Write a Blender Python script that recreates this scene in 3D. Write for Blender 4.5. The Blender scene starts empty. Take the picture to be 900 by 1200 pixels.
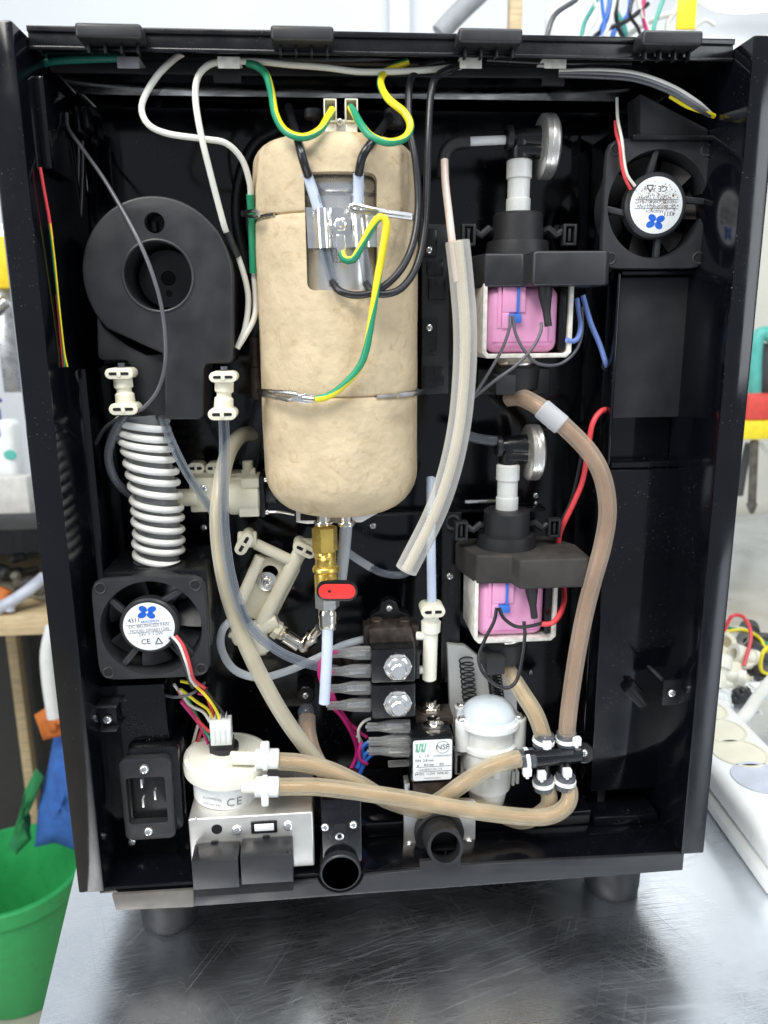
import bpy, bmesh, math, random
from mathutils import Vector, Matrix
random.seed(7)
sc = bpy.context.scene
V = Vector

# ------------------------------------------------------------------ camera
CAM = V((.1568, -.4312, .3389)); F = 919.57
ROT = Matrix.Rotation(-.08, 3, 'Z') @ Matrix.Rotation(-.2326, 3, 'X') @ Matrix.Rotation(.0096, 3, 'Y')
cd = bpy.data.cameras.new('camera'); cam = bpy.data.objects.new('camera', cd); sc.collection.objects.link(cam)
cam.matrix_world = Matrix.Translation(CAM) @ (ROT @ Matrix.Rotation(math.pi/2, 3, 'X')).to_4x4()
cd.sensor_fit = 'VERTICAL'; cd.sensor_height = 36; cd.sensor_width = 27; cd.lens = F/1200*36
cd.clip_start = .01; cd.clip_end = 50
cd.dof.use_dof = True; cd.dof.focus_distance = .47; cd.dof.aperture_fstop = 10
sc.camera = cam
# ------------------------------------------------------------------ ambient room light, ceiling lamps and added side lights
wd = bpy.data.worlds.new('World'); sc.world = wd; wd.use_nodes = True
bg = wd.node_tree.nodes['Background']; bg.inputs[0].default_value = (.80, .88, 1.0, 1); bg.inputs[1].default_value = .40
def area(name, loc, target, sx, sy, power, col):
    l = bpy.data.lights.new(name, 'AREA'); l.shape = 'RECTANGLE'; l.size = sx; l.size_y = sy; l.energy = power; l.color = col
    o = bpy.data.objects.new(name, l); sc.collection.objects.link(o); o.location = loc
    o.rotation_euler = (V(target)-V(loc)).to_track_quat('-Z', 'Y').to_euler(); return o
area('ceiling_lamp', (-.55, -1.0, 1.75), (.2, 0, .2), 1.2, .5, 36, (1, .97, .92))
area('ceiling_lamp', (.75, -.55, 1.8), (.2, .1, .1), 1.2, .4, 20, (.93, .97, 1))
area('ceiling_lamp', (.35, .75, 1.9), (.35, .75, 0), 1.6, .4, 14, (.93, .98, 1))
area('added_side_light', (-1.9, -1.1, .75), (.2, 0, .25), .9, 1.3, 26, (.88, .94, 1))  # added for side highlights; follows the window glare on the left post
area('added_side_light', (1.7, -1.5, .9), (.2, 0, .25), .7, 1.2, 12, (.90, .95, 1))  # added to put highlights on the metal; no window known on this side
sc.view_settings.view_transform = 'Standard'; sc.view_settings.look = 'None'
sc.view_settings.exposure = 0; sc.view_settings.gamma = 1

# ------------------------------------------------------------------ photo-pixel helpers: a point at a given real depth or height
def ray(x, y): return ROT @ V(((x-450)/F, 1, -(y-600)/F))
def P(x, y, d): r = ray(x, y); return CAM + r*((d-CAM.y)/r.y)
def G(x, y, z): r = ray(x, y); return CAM + r*((z-CAM.z)/r.z)
def mp(x, y, d): r = ray(x, y); return (d-CAM.y)/r.y/F
def pp(pts, d): return [(P(x, y, d).x, P(x, y, d).z) for x, y in pts]

# ------------------------------------------------------------------ materials
MATS = {}
def mat(name, col, rough=.5, metal=0, var=.12, vs=60, bump=0, bs=400, clear=0, coat=0, spec=.5, dust=0, rv=.1, sss=0, emit=0, aniso=None, stain=0):
    m = bpy.data.materials.new(name); m.use_nodes = True; nt = m.node_tree; N = nt.nodes; L = nt.links
    b = N['Principled BSDF']; out = N['Material Output']
    tc = N.new('ShaderNodeTexCoord'); mpn = N.new('ShaderNodeMapping'); L.new(tc.outputs['Object'], mpn.inputs[0])
    if aniso: mpn.inputs['Scale'].default_value = aniso
    nz = N.new('ShaderNodeTexNoise'); nz.inputs['Scale'].default_value = vs; nz.inputs['Detail'].default_value = 5; L.new(mpn.outputs[0], nz.inputs['Vector'])
    mx = N.new('ShaderNodeMix'); mx.data_type = 'RGBA'
    mx.inputs[6].default_value = (*[c*(1-var) for c in col], 1); mx.inputs[7].default_value = (*[min(1, c*(1+var)) for c in col], 1)
    mr = N.new('ShaderNodeMapRange'); mr.inputs[1].default_value = .3; mr.inputs[2].default_value = .7
    L.new(nz.outputs[0], mr.inputs[0]); L.new(mr.outputs[0], mx.inputs[0])
    colout = mx.outputs[2]
    if dust:
        n2 = N.new('ShaderNodeTexNoise'); n2.inputs['Scale'].default_value = 900; n2.inputs['Detail'].default_value = 1; L.new(tc.outputs['Object'], n2.inputs['Vector'])
        n3 = N.new('ShaderNodeTexNoise'); n3.inputs['Scale'].default_value = 35; L.new(tc.outputs['Object'], n3.inputs['Vector'])
        r2 = N.new('ShaderNodeMapRange'); r2.inputs[1].default_value = .70; r2.inputs[2].default_value = .78; L.new(n2.outputs[0], r2.inputs[0])
        r3 = N.new('ShaderNodeMapRange'); r3.inputs[1].default_value = .48; r3.inputs[2].default_value = .75; L.new(n3.outputs[0], r3.inputs[0])
        mm = N.new('ShaderNodeMath'); mm.operation = 'MULTIPLY'; L.new(r2.outputs[0], mm.inputs[0]); L.new(r3.outputs[0], mm.inputs[1])
        m2 = N.new('ShaderNodeMath'); m2.operation = 'MULTIPLY'; m2.inputs[1].default_value = dust; L.new(mm.outputs[0], m2.inputs[0])
        md = N.new('ShaderNodeMix'); md.data_type = 'RGBA'; md.inputs[7].default_value = (.42, .38, .33, 1)
        L.new(m2.outputs[0], md.inputs[0]); L.new(colout, md.inputs[6]); colout = md.outputs[2]
    if stain:                                                          # blotchy water marks and fine cracks
        n4 = N.new('ShaderNodeTexNoise'); n4.inputs['Scale'].default_value = 75; n4.inputs['Detail'].default_value = 9; n4.inputs['Roughness'].default_value = .7; n4.inputs['Distortion'].default_value = 1.2; L.new(tc.outputs['Object'], n4.inputs['Vector'])
        r4 = N.new('ShaderNodeMapRange'); r4.inputs[1].default_value = .54; r4.inputs[2].default_value = .70; r4.inputs[4].default_value = .62; L.new(n4.outputs[0], r4.inputs[0])
        m4 = N.new('ShaderNodeMix'); m4.data_type = 'RGBA'; m4.inputs[7].default_value = (*[c*k for c, k in zip(col, (.70, .62, .50))], 1); L.new(r4.outputs[0], m4.inputs[0]); L.new(colout, m4.inputs[6]); colout = m4.outputs[2]
    L.new(colout, b.inputs['Base Color'])
    b.inputs['Metallic'].default_value = metal; b.inputs['Specular IOR Level'].default_value = spec
    rr = N.new('ShaderNodeMapRange'); rr.inputs[1].default_value = .3; rr.inputs[2].default_value = .7
    rr.inputs[3].default_value = max(.02, rough-rv); rr.inputs[4].default_value = min(1, rough+rv)
    L.new(nz.outputs[0], rr.inputs[0]); L.new(rr.outputs[0], b.inputs['Roughness'])
    if coat: b.inputs['Coat Weight'].default_value = coat; b.inputs['Coat Roughness'].default_value = .12
    if sss:
        b.inputs['Subsurface Weight'].default_value = sss; b.inputs['Subsurface Radius'].default_value = (1, .8, .6); b.inputs['Subsurface Scale'].default_value = .004
    if emit:
        b.inputs['Emission Color'].default_value = (*col, 1); b.inputs['Emission Strength'].default_value = emit
    if bump:
        nb = N.new('ShaderNodeTexNoise'); nb.inputs['Scale'].default_value = bs; nb.inputs['Detail'].default_value = 4; L.new(mpn.outputs[0], nb.inputs['Vector'])
        bp = N.new('ShaderNodeBump'); bp.inputs['Strength'].default_value = bump; bp.inputs['Distance'].default_value = .002
        L.new(nb.outputs[0], bp.inputs['Height']); L.new(bp.outputs[0], b.inputs['Normal'])
    if clear:
        tr = N.new('ShaderNodeBsdfTransparent'); tr.inputs[0].default_value = (*[.55+.45*c for c in col], 1)
        lw = N.new('ShaderNodeLayerWeight'); lw.inputs[0].default_value = .35
        ml = N.new('ShaderNodeMapRange'); ml.inputs[3].default_value = clear; ml.inputs[4].default_value = clear*.25
        L.new(lw.outputs['Facing'], ml.inputs[0])
        ms = N.new('ShaderNodeMixShader'); L.new(ml.outputs[0], ms.inputs[0]); L.new(b.outputs[0], ms.inputs[1]); L.new(tr.outputs[0], ms.inputs[2]); L.new(ms.outputs[0], out.inputs[0])
    MATS[name] = m; return m
mat('gloss', (.0030, .0033, .0050), .12, dust=.6, var=.2, rv=.09, vs=28)
mat('black', (.006, .0063, .0075), .27, dust=.35, var=.2)
mat('satin', (.022, .0225, .025), .42, bump=.05, bs=1500, var=.15)
mat('rubber', (.016, .016, .0175), .52, bump=.06, bs=900)
mat('dusty', (.035, .031, .028), .75, var=.3, vs=90, dust=.3)
mat('hole_shade', (.003, .003, .004), .7)  # near-black put on solid faces to stand in for shade inside openings
mat('felt', (.60, .485, .32), .92, var=.12, vs=60, bump=.5, bs=170, spec=.2, stain=1)
mat('steel', (.62, .61, .59), .28, 1, var=.1, rv=.08)
mat('brushed', (.60, .59, .57), .36, .8, var=.06, bump=.06, bs=150, aniso=(1, 1, 12))
mat('plate', (.78, .755, .71), .34, .8, var=.06, bump=.02)
mat('tank', (.84, .83, .81), .28, .72, var=.06, aniso=(1, 1, .15))
mat('zinc', (.86, .86, .85), .20, .9, var=.07, vs=120, rv=.05)
mat('chrome', (.80, .75, .68), .14, 1)
mat('brass', (.78, .55, .13), .26, .8, var=.12)
mat('brown_metal', (.065, .05, .042), .45, .5, var=.4, vs=200)
mat('cream', (.80, .76, .60), .38, var=.05, sss=.15)
mat('ivory', (.83, .81, .70), .34, var=.04, sss=.15)
mat('white', (.82, .83, .81), .35, var=.04)
mat('milk', (.86, .87, .84), .28, var=.05, clear=.14, sss=.2)
mat('milkblue', (.72, .79, .84), .2, var=.05, clear=.2)
mat('hosewhite', (.88, .87, .83), .25, var=.07, vs=90)
mat('hosewall', (.34, .35, .35), .12, var=.15, vs=60, clear=.55)
mat('silicone', (.86, .85, .80), .13, var=.06, vs=40, clear=.80)
mat('core', (.78, .67, .50), .5, var=.08)
mat('tan', (.80, .70, .51), .13, var=.14, vs=45, clear=.80)
mat('tancore', (.46, .30, .14), .5, var=.25, vs=80)
mat('pale', (.82, .77, .62), .15, var=.1, vs=45, clear=.70)
mat('palecore', (.55, .44, .26), .5, var=.2, vs=70)
mat('thinpink', (.84, .69, .60), .25, var=.08, clear=.25)
mat('rose', (.68, .54, .42), .13, var=.14, vs=45, clear=.78)
mat('rosecore', (.36, .22, .135), .5, var=.28, vs=70)
mat('clear', (.50, .54, .60), .07, var=.05, clear=.95)
mat('ptfe', (.66, .74, .88), .3, var=.04, clear=.2)
mat('tubewhite', (.70, .73, .77), .16, var=.05, clear=.5)
mat('greytube', (.13, .14, .16), .14, var=.1, clear=.45)
mat('clearspade', (.62, .62, .61), .06, var=.1, vs=300, clear=.92)
mat('pink', (.80, .36, .585), .33, var=.05)
mat('pinkdark', (.60, .20, .40), .4, var=.15)
mat('yoke', (.76, .73, .66), .45, var=.2, vs=200)
mat('blue', (.04, .17, .62), .4)
mat('inkblue', (.01, .11, .55), .45)
mat('lightblue', (.22, .33, .75), .4)
mat('red', (.80, .035, .03), .4)
mat('wirered', (.72, .06, .07), .4)
mat('magenta', (.52, .02, .17), .38)
mat('yellow', (.85, .70, .02), .35)
mat('green', (.02, .28, .14), .4)
mat('teal', (.015, .16, .12), .45)
mat('wirewhite', (.74, .73, .66), .4, var=.06)
mat('wireblack', (.014, .014, .016), .32)
mat('wiregrey', (.09, .09, .10), .35)
mat('paper', (.78, .80, .81), .42, var=.03)
mat('ink', (.03, .03, .035), .5)
mat('inkgrey', (.22, .22, .23), .5)
mat('inkgreen', (.15, .45, .28), .5)
mat('rust', (.16, .09, .05), .8, var=.4, vs=500)
mat('lip_steel', (.20, .185, .165), .5, .6, var=.15, vs=90)
mat('woodl', (.62, .48, .28), .6, var=.2, vs=30, aniso=(1, 8, 8))

# ------------------------------------------------------------------ mesh builder
class B:
    def __init__(s): s.v = []; s.f = []; s.m = []
    def add(s, vs, fs, m=0):
        o = len(s.v); s.v += [V(p) for p in vs]; s.f += [tuple(i+o for i in f) for f in fs]
        s.m += m if isinstance(m, list) else [m]*len(fs); return s
    def bm(s, bm, m=0):
        bm.verts.index_update(); s.add([v.co.copy() for v in bm.verts], [[v.index for v in f.verts] for f in bm.faces], m); bm.free(); return s
    def box(s, x0, x1, y0, y1, z0, z1, bev=.0006, m=0, M=None, seg=2):
        bm = bmesh.new(); bmesh.ops.create_cube(bm, size=1)
        for v in bm.verts: v.co = V(((x0+x1)/2+v.co.x*(x1-x0), (y0+y1)/2+v.co.y*(y1-y0), (z0+z1)/2+v.co.z*(z1-z0)))
        if bev: bmesh.ops.bevel(bm, geom=bm.edges[:], offset=bev, segments=seg, profile=.5, affect='EDGES', clamp_overlap=True)
        if M: bmesh.ops.transform(bm, matrix=M, verts=bm.verts)
        return s.bm(bm, m)
    def pbox(s, x0, y0, x1, y1, d0, d1, bev=.0006, m=0, seg=2):      # photo rectangle at front depth d0, back to d1
        xm, ym = (x0+x1)/2, (y0+y1)/2
        return s.box(P(x0, ym, d0).x, P(x1, ym, d0).x, d0, d1, P(xm, y1, d0).z, P(xm, y0, d0).z, bev, m, seg=seg)
    def prism(s, pts, d0, d1, bev=.0005, m=0, seg=2, M=None):         # (X,Z) outline extruded along Y
        bm = bmesh.new(); vs = [bm.verts.new((x, d0, z)) for x, z in pts]; f = bm.faces.new(vs)
        r = bmesh.ops.extrude_face_region(bm, geom=[f])
        for e in r['geom']:
            if isinstance(e, bmesh.types.BMVert): e.co.y = d1
        bmesh.ops.recalc_face_normals(bm, faces=bm.faces)
        if bev: bmesh.ops.bevel(bm, geom=bm.edges[:], offset=bev, segments=seg, profile=.5, affect='EDGES', clamp_overlap=True)
        if M: bmesh.ops.transform(bm, matrix=M, verts=bm.verts)
        return s.bm(bm, m)
    def pprism(s, pts, d0, d1, bev=.0005, m=0, seg=2): return s.prism(pp(pts, d0), d0, d1, bev, m, seg)
    def lathe(s, o, ax, prof, n=28, m=0, mats=None):                  # prof: (t along axis, radius)
        o = V(o); ax = V(ax).normalized(); q = ax.to_track_quat('Z', 'Y')
        vs = []; fs = []; ms = []
        for t, r in prof:
            for j in range(n):
                a = 2*math.pi*j/n; vs.append(o + q @ V((r*math.cos(a), r*math.sin(a), t)))
        for i in range(len(prof)-1):
            for j in range(n):
                k = (j+1) % n; fs.append((i*n+j, i*n+k, (i+1)*n+k, (i+1)*n+j)); ms.append(mats[i] if mats else m)
        if prof[0][1] > 1e-6: fs.append(tuple(reversed(range(n)))); ms.append(mats[0] if mats else m)
        if prof[-1][1] > 1e-6: fs.append(tuple((len(prof)-1)*n+j for j in range(n))); ms.append(mats[-1] if mats else m)
        return s.add(vs, fs, ms)
    def cyl(s, a, b, r, r2=None, n=20, m=0, c=.12):                   # capped cylinder with softened rims
        a = V(a); b = V(b); r2 = r if r2 is None else r2; h = (b-a).length; e = min(r*c, h*.3)
        return s.lathe(a, b-a, [(0, r-e), (e, r), (h-e, r2), (h, r2-e)], n, m)
    def tube(s, pts, r, n=10, m=0, m2=None, frac=.35, twist=0, closed=False, hollow=0, phase=0):
        pts = [V(p) for p in pts]
        sm = []
        K = len(pts); segs = K if closed else K-1
        for i in range(segs):
            p0 = pts[(i-1) % K] if (closed or i > 0) else pts[0]*2-pts[1]
            p1 = pts[i]; p2 = pts[(i+1) % K]; p3 = pts[(i+2) % K] if (closed or i < K-2) else pts[-1]*2-pts[-2]
            ns = max(2, min(14, int((p2-p1).length/.0022)))
            for k in range(ns):
                t = k/ns; t2 = t*t; t3 = t2*t
                sm.append(.5*((2*p1)+(p2-p0)*t+(2*p0-5*p1+4*p2-p3)*t2+(3*p1-p0-3*p2+p3)*t3))
        if not closed: sm.append(pts[-1])
        C = len(sm); vs = []; fs = []; ms = []; up = None; acc = 0; prev = None
        for i, p in enumerate(sm):
            t = (sm[(i+1) % C]-sm[i-1]) if closed else (sm[min(i+1, C-1)]-sm[max(i-1, 0)])
            t = t.normalized() if t.length > 1e-9 else V((0, 0, 1))
            if up is None:
                up = V((0, -1, 0)); up = up-t*up.dot(t)
                if up.length < 1e-3: up = V((1, 0, 0))-t*t.x
            else: up = up-t*up.dot(t)
            up.normalize(); w = t.cross(up)
            if prev is not None: acc += (p-prev).length
            prev = p; rr = r(i/(C-1)) if callable(r) else r
            for j in range(n):
                a = 2*math.pi*j/n+acc*twist+phase; vs.append(p+(up*math.cos(a)+w*math.sin(a))*rr)
        for i in range(C if closed else C-1):
            i2 = (i+1) % C
            for j in range(n):
                k = (j+1) % n; fs.append((i*n+j, i*n+k, i2*n+k, i2*n+j)); ms.append(m2 if (m2 is not None and j < n*frac) else m)
        if not closed and not hollow:
            fs.append(tuple(reversed(range(n)))); ms.append(m); fs.append(tuple((C-1)*n+j for j in range(n))); ms.append(m)
        if hollow:                                                    # inner wall and end rings
            off = len(vs)
            for i, p in enumerate(sm):
                for j in range(n): vs.append(p+(vs[i*n+j]-p)*hollow)
            for i in range(C-1):
                for j in range(n):
                    k = (j+1) % n; fs.append((off+i*n+k, off+i*n+j, off+(i+1)*n+j, off+(i+1)*n+k)); ms.append(m)
            for i in (0, C-1):
                for j in range(n):
                    k = (j+1) % n; fs.append((i*n+j, off+i*n+j, off+i*n+k, i*n+k)); ms.append(m)
        return s.add(vs, fs, ms)
    def ring(s, c, ax, R, r, n=32, k=8, m=0):
        q = V(ax).to_track_quat('Z', 'Y'); vs = []; fs = []
        for i in range(n):
            a = 2*math.pi*i/n
            for j in range(k):
                b_ = 2*math.pi*j/k; vs.append(V(c)+q @ V(((R+r*math.cos(b_))*math.cos(a), (R+r*math.cos(b_))*math.sin(a), r*math.sin(b_))))
        for i in range(n):
            for j in range(k):
                fs.append((i*k+j, ((i+1) % n)*k+j, ((i+1) % n)*k+(j+1) % k, i*k+(j+1) % k))
        return s.add(vs, fs, m)
    def ball(s, c, rx, ry, rz, n=20, h=12, m=0, lo=-90, hi=90, M=None):
        vs = []; fs = []
        for i in range(h+1):
            la = math.radians(lo+(hi-lo)*i/h)
            for j in range(n):
                a = 2*math.pi*j/n; p = V((rx*math.cos(la)*math.cos(a), ry*math.cos(la)*math.sin(a), rz*math.sin(la)))
                vs.append(V(c)+(M @ p if M else p))
        for i in range(h):
            for j in range(n): fs.append((i*n+j, i*n+(j+1) % n, (i+1)*n+(j+1) % n, (i+1)*n+j))
        return s.add(vs, fs, m)
    def text(s, t, size, M, m=0, ext=.00005):
        cu = bpy.data.curves.new('t', 'FONT'); cu.body = t; cu.size = size; cu.align_x = 'CENTER'; cu.align_y = 'CENTER'; cu.extrude = ext; cu.resolution_u = 3
        o = bpy.data.objects.new('t', cu); sc.collection.objects.link(o)
        me = bpy.data.meshes.new_from_object(o.evaluated_get(bpy.context.evaluated_depsgraph_get()))
        s.add([M @ v.co for v in me.vertices], [tuple(p.vertices) for p in me.polygons], m)
        bpy.data.objects.remove(o); bpy.data.curves.remove(cu); bpy.data.meshes.remove(me); return s
    def flat(s, pts, m=0): return s.add(pts, [tuple(range(len(pts)))], m)
WL = {}
def put(o, parent, loc):
    sc.collection.objects.link(o); o.location = loc; WL[o.name] = V(loc)
    if parent:
        o.parent = parent; o.matrix_parent_inverse = Matrix.Translation(-WL[parent.name])
    return o
def part(name, parent, b, mats, label=None, base=False, angle=38):
    if isinstance(mats, str): mats = [mats]
    lo = V([min(v[i] for v in b.v) for i in range(3)]); hi = V([max(v[i] for v in b.v) for i in range(3)]); c = (lo+hi)/2
    if base: c.z = lo.z
    me = bpy.data.meshes.new(name); me.from_pydata([v-c for v in b.v], [], b.f)
    for m in mats: me.materials.append(MATS[m])
    me.polygons.foreach_set('material_index', b.m); me.polygons.foreach_set('use_smooth', [True]*len(b.f))
    me.update(); me.set_sharp_from_angle(angle=math.radians(angle))
    o = bpy.data.objects.new(name, me); put(o, parent, c)
    if label: o['label'] = label
    return o
def group(name, parent, loc, label=None):
    o = bpy.data.objects.new(name, None); o.empty_display_size = .01; put(o, parent, loc)
    if label: o['label'] = label
    return o
def tag(o, label, cat, grp=None, kind=None):
    if label: o['label'] = label
    if cat: o['category'] = cat
    if grp: o['group'] = grp
    if kind: o['kind'] = kind
    return o
def boolean(o, cutter, op='DIFFERENCE'):
    md = o.modifiers.new('b', 'BOOLEAN'); md.object = cutter; md.operation = op; md.solver = 'EXACT'
    me = bpy.data.meshes.new_from_object(o.evaluated_get(bpy.context.evaluated_depsgraph_get()))
    o.modifiers.clear(); o.data = me; me.set_sharp_from_angle(angle=math.radians(35)); bpy.data.objects.remove(cutter)
# shared screw: pan head with a cross recess
def screw_mesh():
    b = B(); b.lathe((0, 0, 0), (0, -1, 0), [(0, 1), (.35, 1), (.62, .82), (.75, .45), (.76, 0)], 16)
    b.box(-.55, .55, -.80, -.5, -.12, .12, 0, 1); b.box(-.12, .12, -.805, -.5, -.55, .55, 0, 1)
    me = bpy.data.meshes.new('screw'); me.from_pydata(b.v, [], b.f); me.materials.append(MATS['zinc']); me.materials.append(MATS['inkgrey'])
    me.polygons.foreach_set('material_index', b.m); me.polygons.foreach_set('use_smooth', [True]*len(b.f)); me.set_sharp_from_angle(angle=math.radians(40)); return me
SCREW = screw_mesh()
def screw(parent, p, rpx=5.5, ax=None, name='screw'):
    r = rpx*.00052; o = bpy.data.objects.new(name, SCREW); put(o, parent, p); o.scale = (r, r, r)
    q = Matrix.Rotation(random.uniform(0, 1.5), 4, 'Y')
    if ax: q = V((0, -1, 0)).rotation_difference(V(ax)).to_matrix().to_4x4() @ q
    o.rotation_euler = q.to_euler(); return o
def wire(name, parent, pts, rpx, mats='wireblack', label=None, **k):
    q = [P(*p) for p in pts]; mid = pts[len(pts)//2]; r = rpx*mp(*mid)
    b = B(); b.tube(q, r, k.pop('n', 8), **k); return part(name, parent, b, mats, label, angle=80)
def hose(name, parent, pts, rpx, outer, core, label=None, bore=.56):
    q = [P(*p) for p in pts]; r = rpx*mp(*pts[len(pts)//2])
    b = B(); b.tube(q, r, 20, hollow=bore+.05); b.tube(q, r*bore, 12, m=1)
    return part(name, parent, b, [outer, core], label, angle=80)
# ================================================================== the setting: bench top
TZ = -.052; W = .40; H = .4828
# ================================================================== the machine
mach = group('coffee_machine', None, (W/2, .2, TZ))
tag(mach, 'opened black coffee machine with boiler, pumps, fans and hoses exposed, standing on steel bench', 'coffee machine')
# ---- cabinet
S = .0155
for x0, x1 in ((0, S), (W-S, W)):
    part('side_panel', mach, B().box(x0, x1, 0, .36, 0, H, .0012), 'gloss')
BK = .105
part('back_panel', mach, B().box(S+.001, W-S-.001, BK, BK+.004, .0, H-.012, 0), 'gloss')
part('rear_casing', mach, B().box(S+.001, W-S-.001, .30, .36, .0, H-.01, .002), 'black')
zt0 = P(300, 60, .02).z; zt1 = P(300, 37, .02).z
b = B().box(S+.0005, W-S-.0005, .02, .0225, zt0, zt1, .0005); b.box(S+.0005, W-S-.0005, .0185, .021, zt1-.0022, zt1+.0006, .0004)
b.box(S+.0005, W-S-.0005, .0190, .021, zt0-.0012, zt0+.0006, .0004)
part('top_rail', mach, b, 'black')
part('top_panel', mach, B().box(S+.001, W-S-.001, .0235, .355, zt0+.003, zt1-.001, .0005), 'gloss')
# clip tabs on the rail: cap, ribs below
for x0, x1 in ((88, 166), (317, 391), (537, 612), (752, 823)):
    g = group('clip_tab', mach, P((x0+x1)/2, 55, .02))
    yt = 30+(x0-88)*.0125
    a0, a1 = P(x0, yt, .009).x, P(x1, yt, .009).x; z1 = P((x0+x1)/2, yt, .009).z; z0 = P((x0+x1)/2, yt+16, .009).z
    part('cap', g, B().box(a0, a1, .007, .0215, z0, z1+.0008, .0016, seg=3), 'satin')
    for k in range(4):
        xx = a0+(a1-a0)*(.12+.25*k)
        part('rib', g, B().box(xx, xx+.0012, .0135, .0185, z0-.0050, z0+.0005, .0002), 'black')
# cable ledge below the top with notches
zl = P(300, 88, .05).z
xs = [S, P(78, 88, .05).x, P(250, 88, .05).x, P(282, 88, .05).x, P(545, 88, .05).x, P(563, 88, .05).x, P(636, 88, .05).x, P(662, 88, .05).x, P(760, 88, .05).x]
g = group('cable_ledge', mach, (W/2, .05, zl))
pts = [(xs[0]+.001, zl), (xs[2], zl), (xs[2], zl-.004), (xs[3], zl-.004), (xs[3], zl), (xs[6], zl+.001), (xs[6], zl-.003), (xs[7], zl-.003), (xs[7], zl+.001), (xs[8], zl+.001), (xs[8], zl+.006), (xs[0]+.001, zl+.006)]
part('ledge_strip', g, B().prism(pts, .05, .052, .0003), 'satin')
part('ledge_shelf', g, B().box(S+.001, xs[8], .052, BK-.001, zl+.003, zl+.005, .0003), 'gloss')
for x in (150, 268, 552, 651):                                         # cable clips
    dk = x == 150
    b = B().pbox(x-13, 66, x+13, 80, .0275, .0285, .0004); b.pbox(x-13, 66, x+13, 68, .0285, .045, .0003)
    part('cable_clip', mach, b, 'inkgrey' if dk else 'yoke', None)
# corner block left top and left column
b = B().pbox(42, 88, 56, 198, .022, .06, .0012); part('corner_block', mach, b, 'gloss')
b = B().pbox(880, 60, 905, 96, .012, .03, .0012); part('corner_block', mach, b, 'gloss')
b = B().pbox(82, 432, 118, 800, .050, BK-.001, .0015); part('duct_column', mach, b, 'gloss')
part('lower_duct', mach, B().pbox(72, 432, 88, 820, .060, BK-.001, .001), 'black')
# lower-left panel that carries the power inlet
b = B().pbox(104, 803, 202, 1032, .034, BK-.001, .0015); b.pbox(196, 868, 218, 1000, .036, BK-.001, .001)
part('inlet_panel', mach, b, 'gloss')
# right hand ledge with recess
g = group('equipment_ledge', mach, P(770, 500, .05))
X0, X1 = P(725, 320, .045).x, W-S-.0005
part('recess_back', g, B().box(X0, X1, .062, BK-.001, .02, P(770, 150, .06).z, .001), 'gloss')
part('rim', g, B().box(X0, X0+.0022, .046, .0615, P(725, 545, .045).z, P(725, 318, .045).z, .0008), 'gloss')
part('rim', g, B().box(X0+.0025, P(828, 318, .045).x, .046, .0615, P(725, 322, .045).z, P(725, 316, .045).z, .0008), 'gloss')
part('rim', g, B().box(P(826, 318, .045).x+.001, P(826, 318, .045).x+.006, .046, .0615, .03, P(725, 322, .045).z-.0005, .0008), 'gloss')
part('upper_door', g, B().box(X0+.003, P(818, 400, .05).x, .053, .0615, P(770, 490, .05).z, P(770, 324, .05).z, .0012), 'satin')
part('slot_lip', g, B().box(X0+.003, P(806, 520, .05).x, .047, .0615, P(770, 548, .047).z, P(770, 541, .047).z, .0006), 'gloss')
part('lower_door', g, B().box(X0+.0005, P(790, 700, .044).x, .044, .0612, .021, P(760, 550, .044).z, .0012), 'gloss')
part('door_frame', g, B().box(P(795, 700, .048).x, P(806, 700, .048).x, .048, .0612, .021, P(770, 560, .044).z, .001), 'gloss')
b = B().prism(pp([(752, 108), (832, 150), (832, 158), (752, 158)], .040), .042, .0615, .0008); part('gusset', g, b, 'satin')
part('gusset_lip', g, B().pbox(742, 158, 846, 164, .036, .0615, .0006), 'black')
part('stand_off', g, B().pbox(706, 740, 716, 940, .050, BK-.001, .0008), 'black')
# floor and front lip
part('floor_plate', mach, B().box(S-.004, W-S+.004, .0035, BK-.001, -.004, .0005, .0005), 'gloss')
part('floor_step', mach, B().box(.135, X0-.001, .036, BK-.002, .0008, .012, .001), 'gloss')
part('floor_step', mach, B().box(X0, X1-.001, .033, .0605, .0008, .008, .001), 'gloss')
b = B().prism([(P(222, 1050, 0).x, -.0148), (.3865, -.0118), (.3865, .0006), (.28, .0022), (P(540, 1000, 0).x, .0022), (P(540, 1000, 0).x, .0075), (P(492, 1000, 0).x, .0075), (P(492, 1000, 0).x, .0012), (P(222, 1050, 0).x, -.0052)], 0, .003, .0004)
lip_ = part('front_lip', mach, b, 'satin'); cc_ = P(399, 1022, 0)
cut = part('cutter', None, B().cyl((cc_.x, -.02, cc_.z), (cc_.x, .02, cc_.z), .0152, n=40, c=.001), 'satin'); boolean(lip_, cut)
part('lip_plate', mach, B().prism(pp([(131, 1049), (227, 1043), (227, 1063), (136, 1067)], -.0005), -.0005, .002, .0003), 'lip_steel')
part('base_tray', mach, B().box(.022, .384, .0045, .35, -.013, -.0045, .001), 'black')
for x, y in ((P(200, 1080, .035).x, .037), (P(717, 1040, .037).x, .039), (.055, .32), (.345, .32)):
    b = B().lathe((x, y, TZ), (0, 0, 1), [(0, .0172), (.002, .0186), (.006, .0190), (.030, .0200), (.0385, .0200)], 36)
    part('foot', mach, b, 'rubber')

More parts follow.
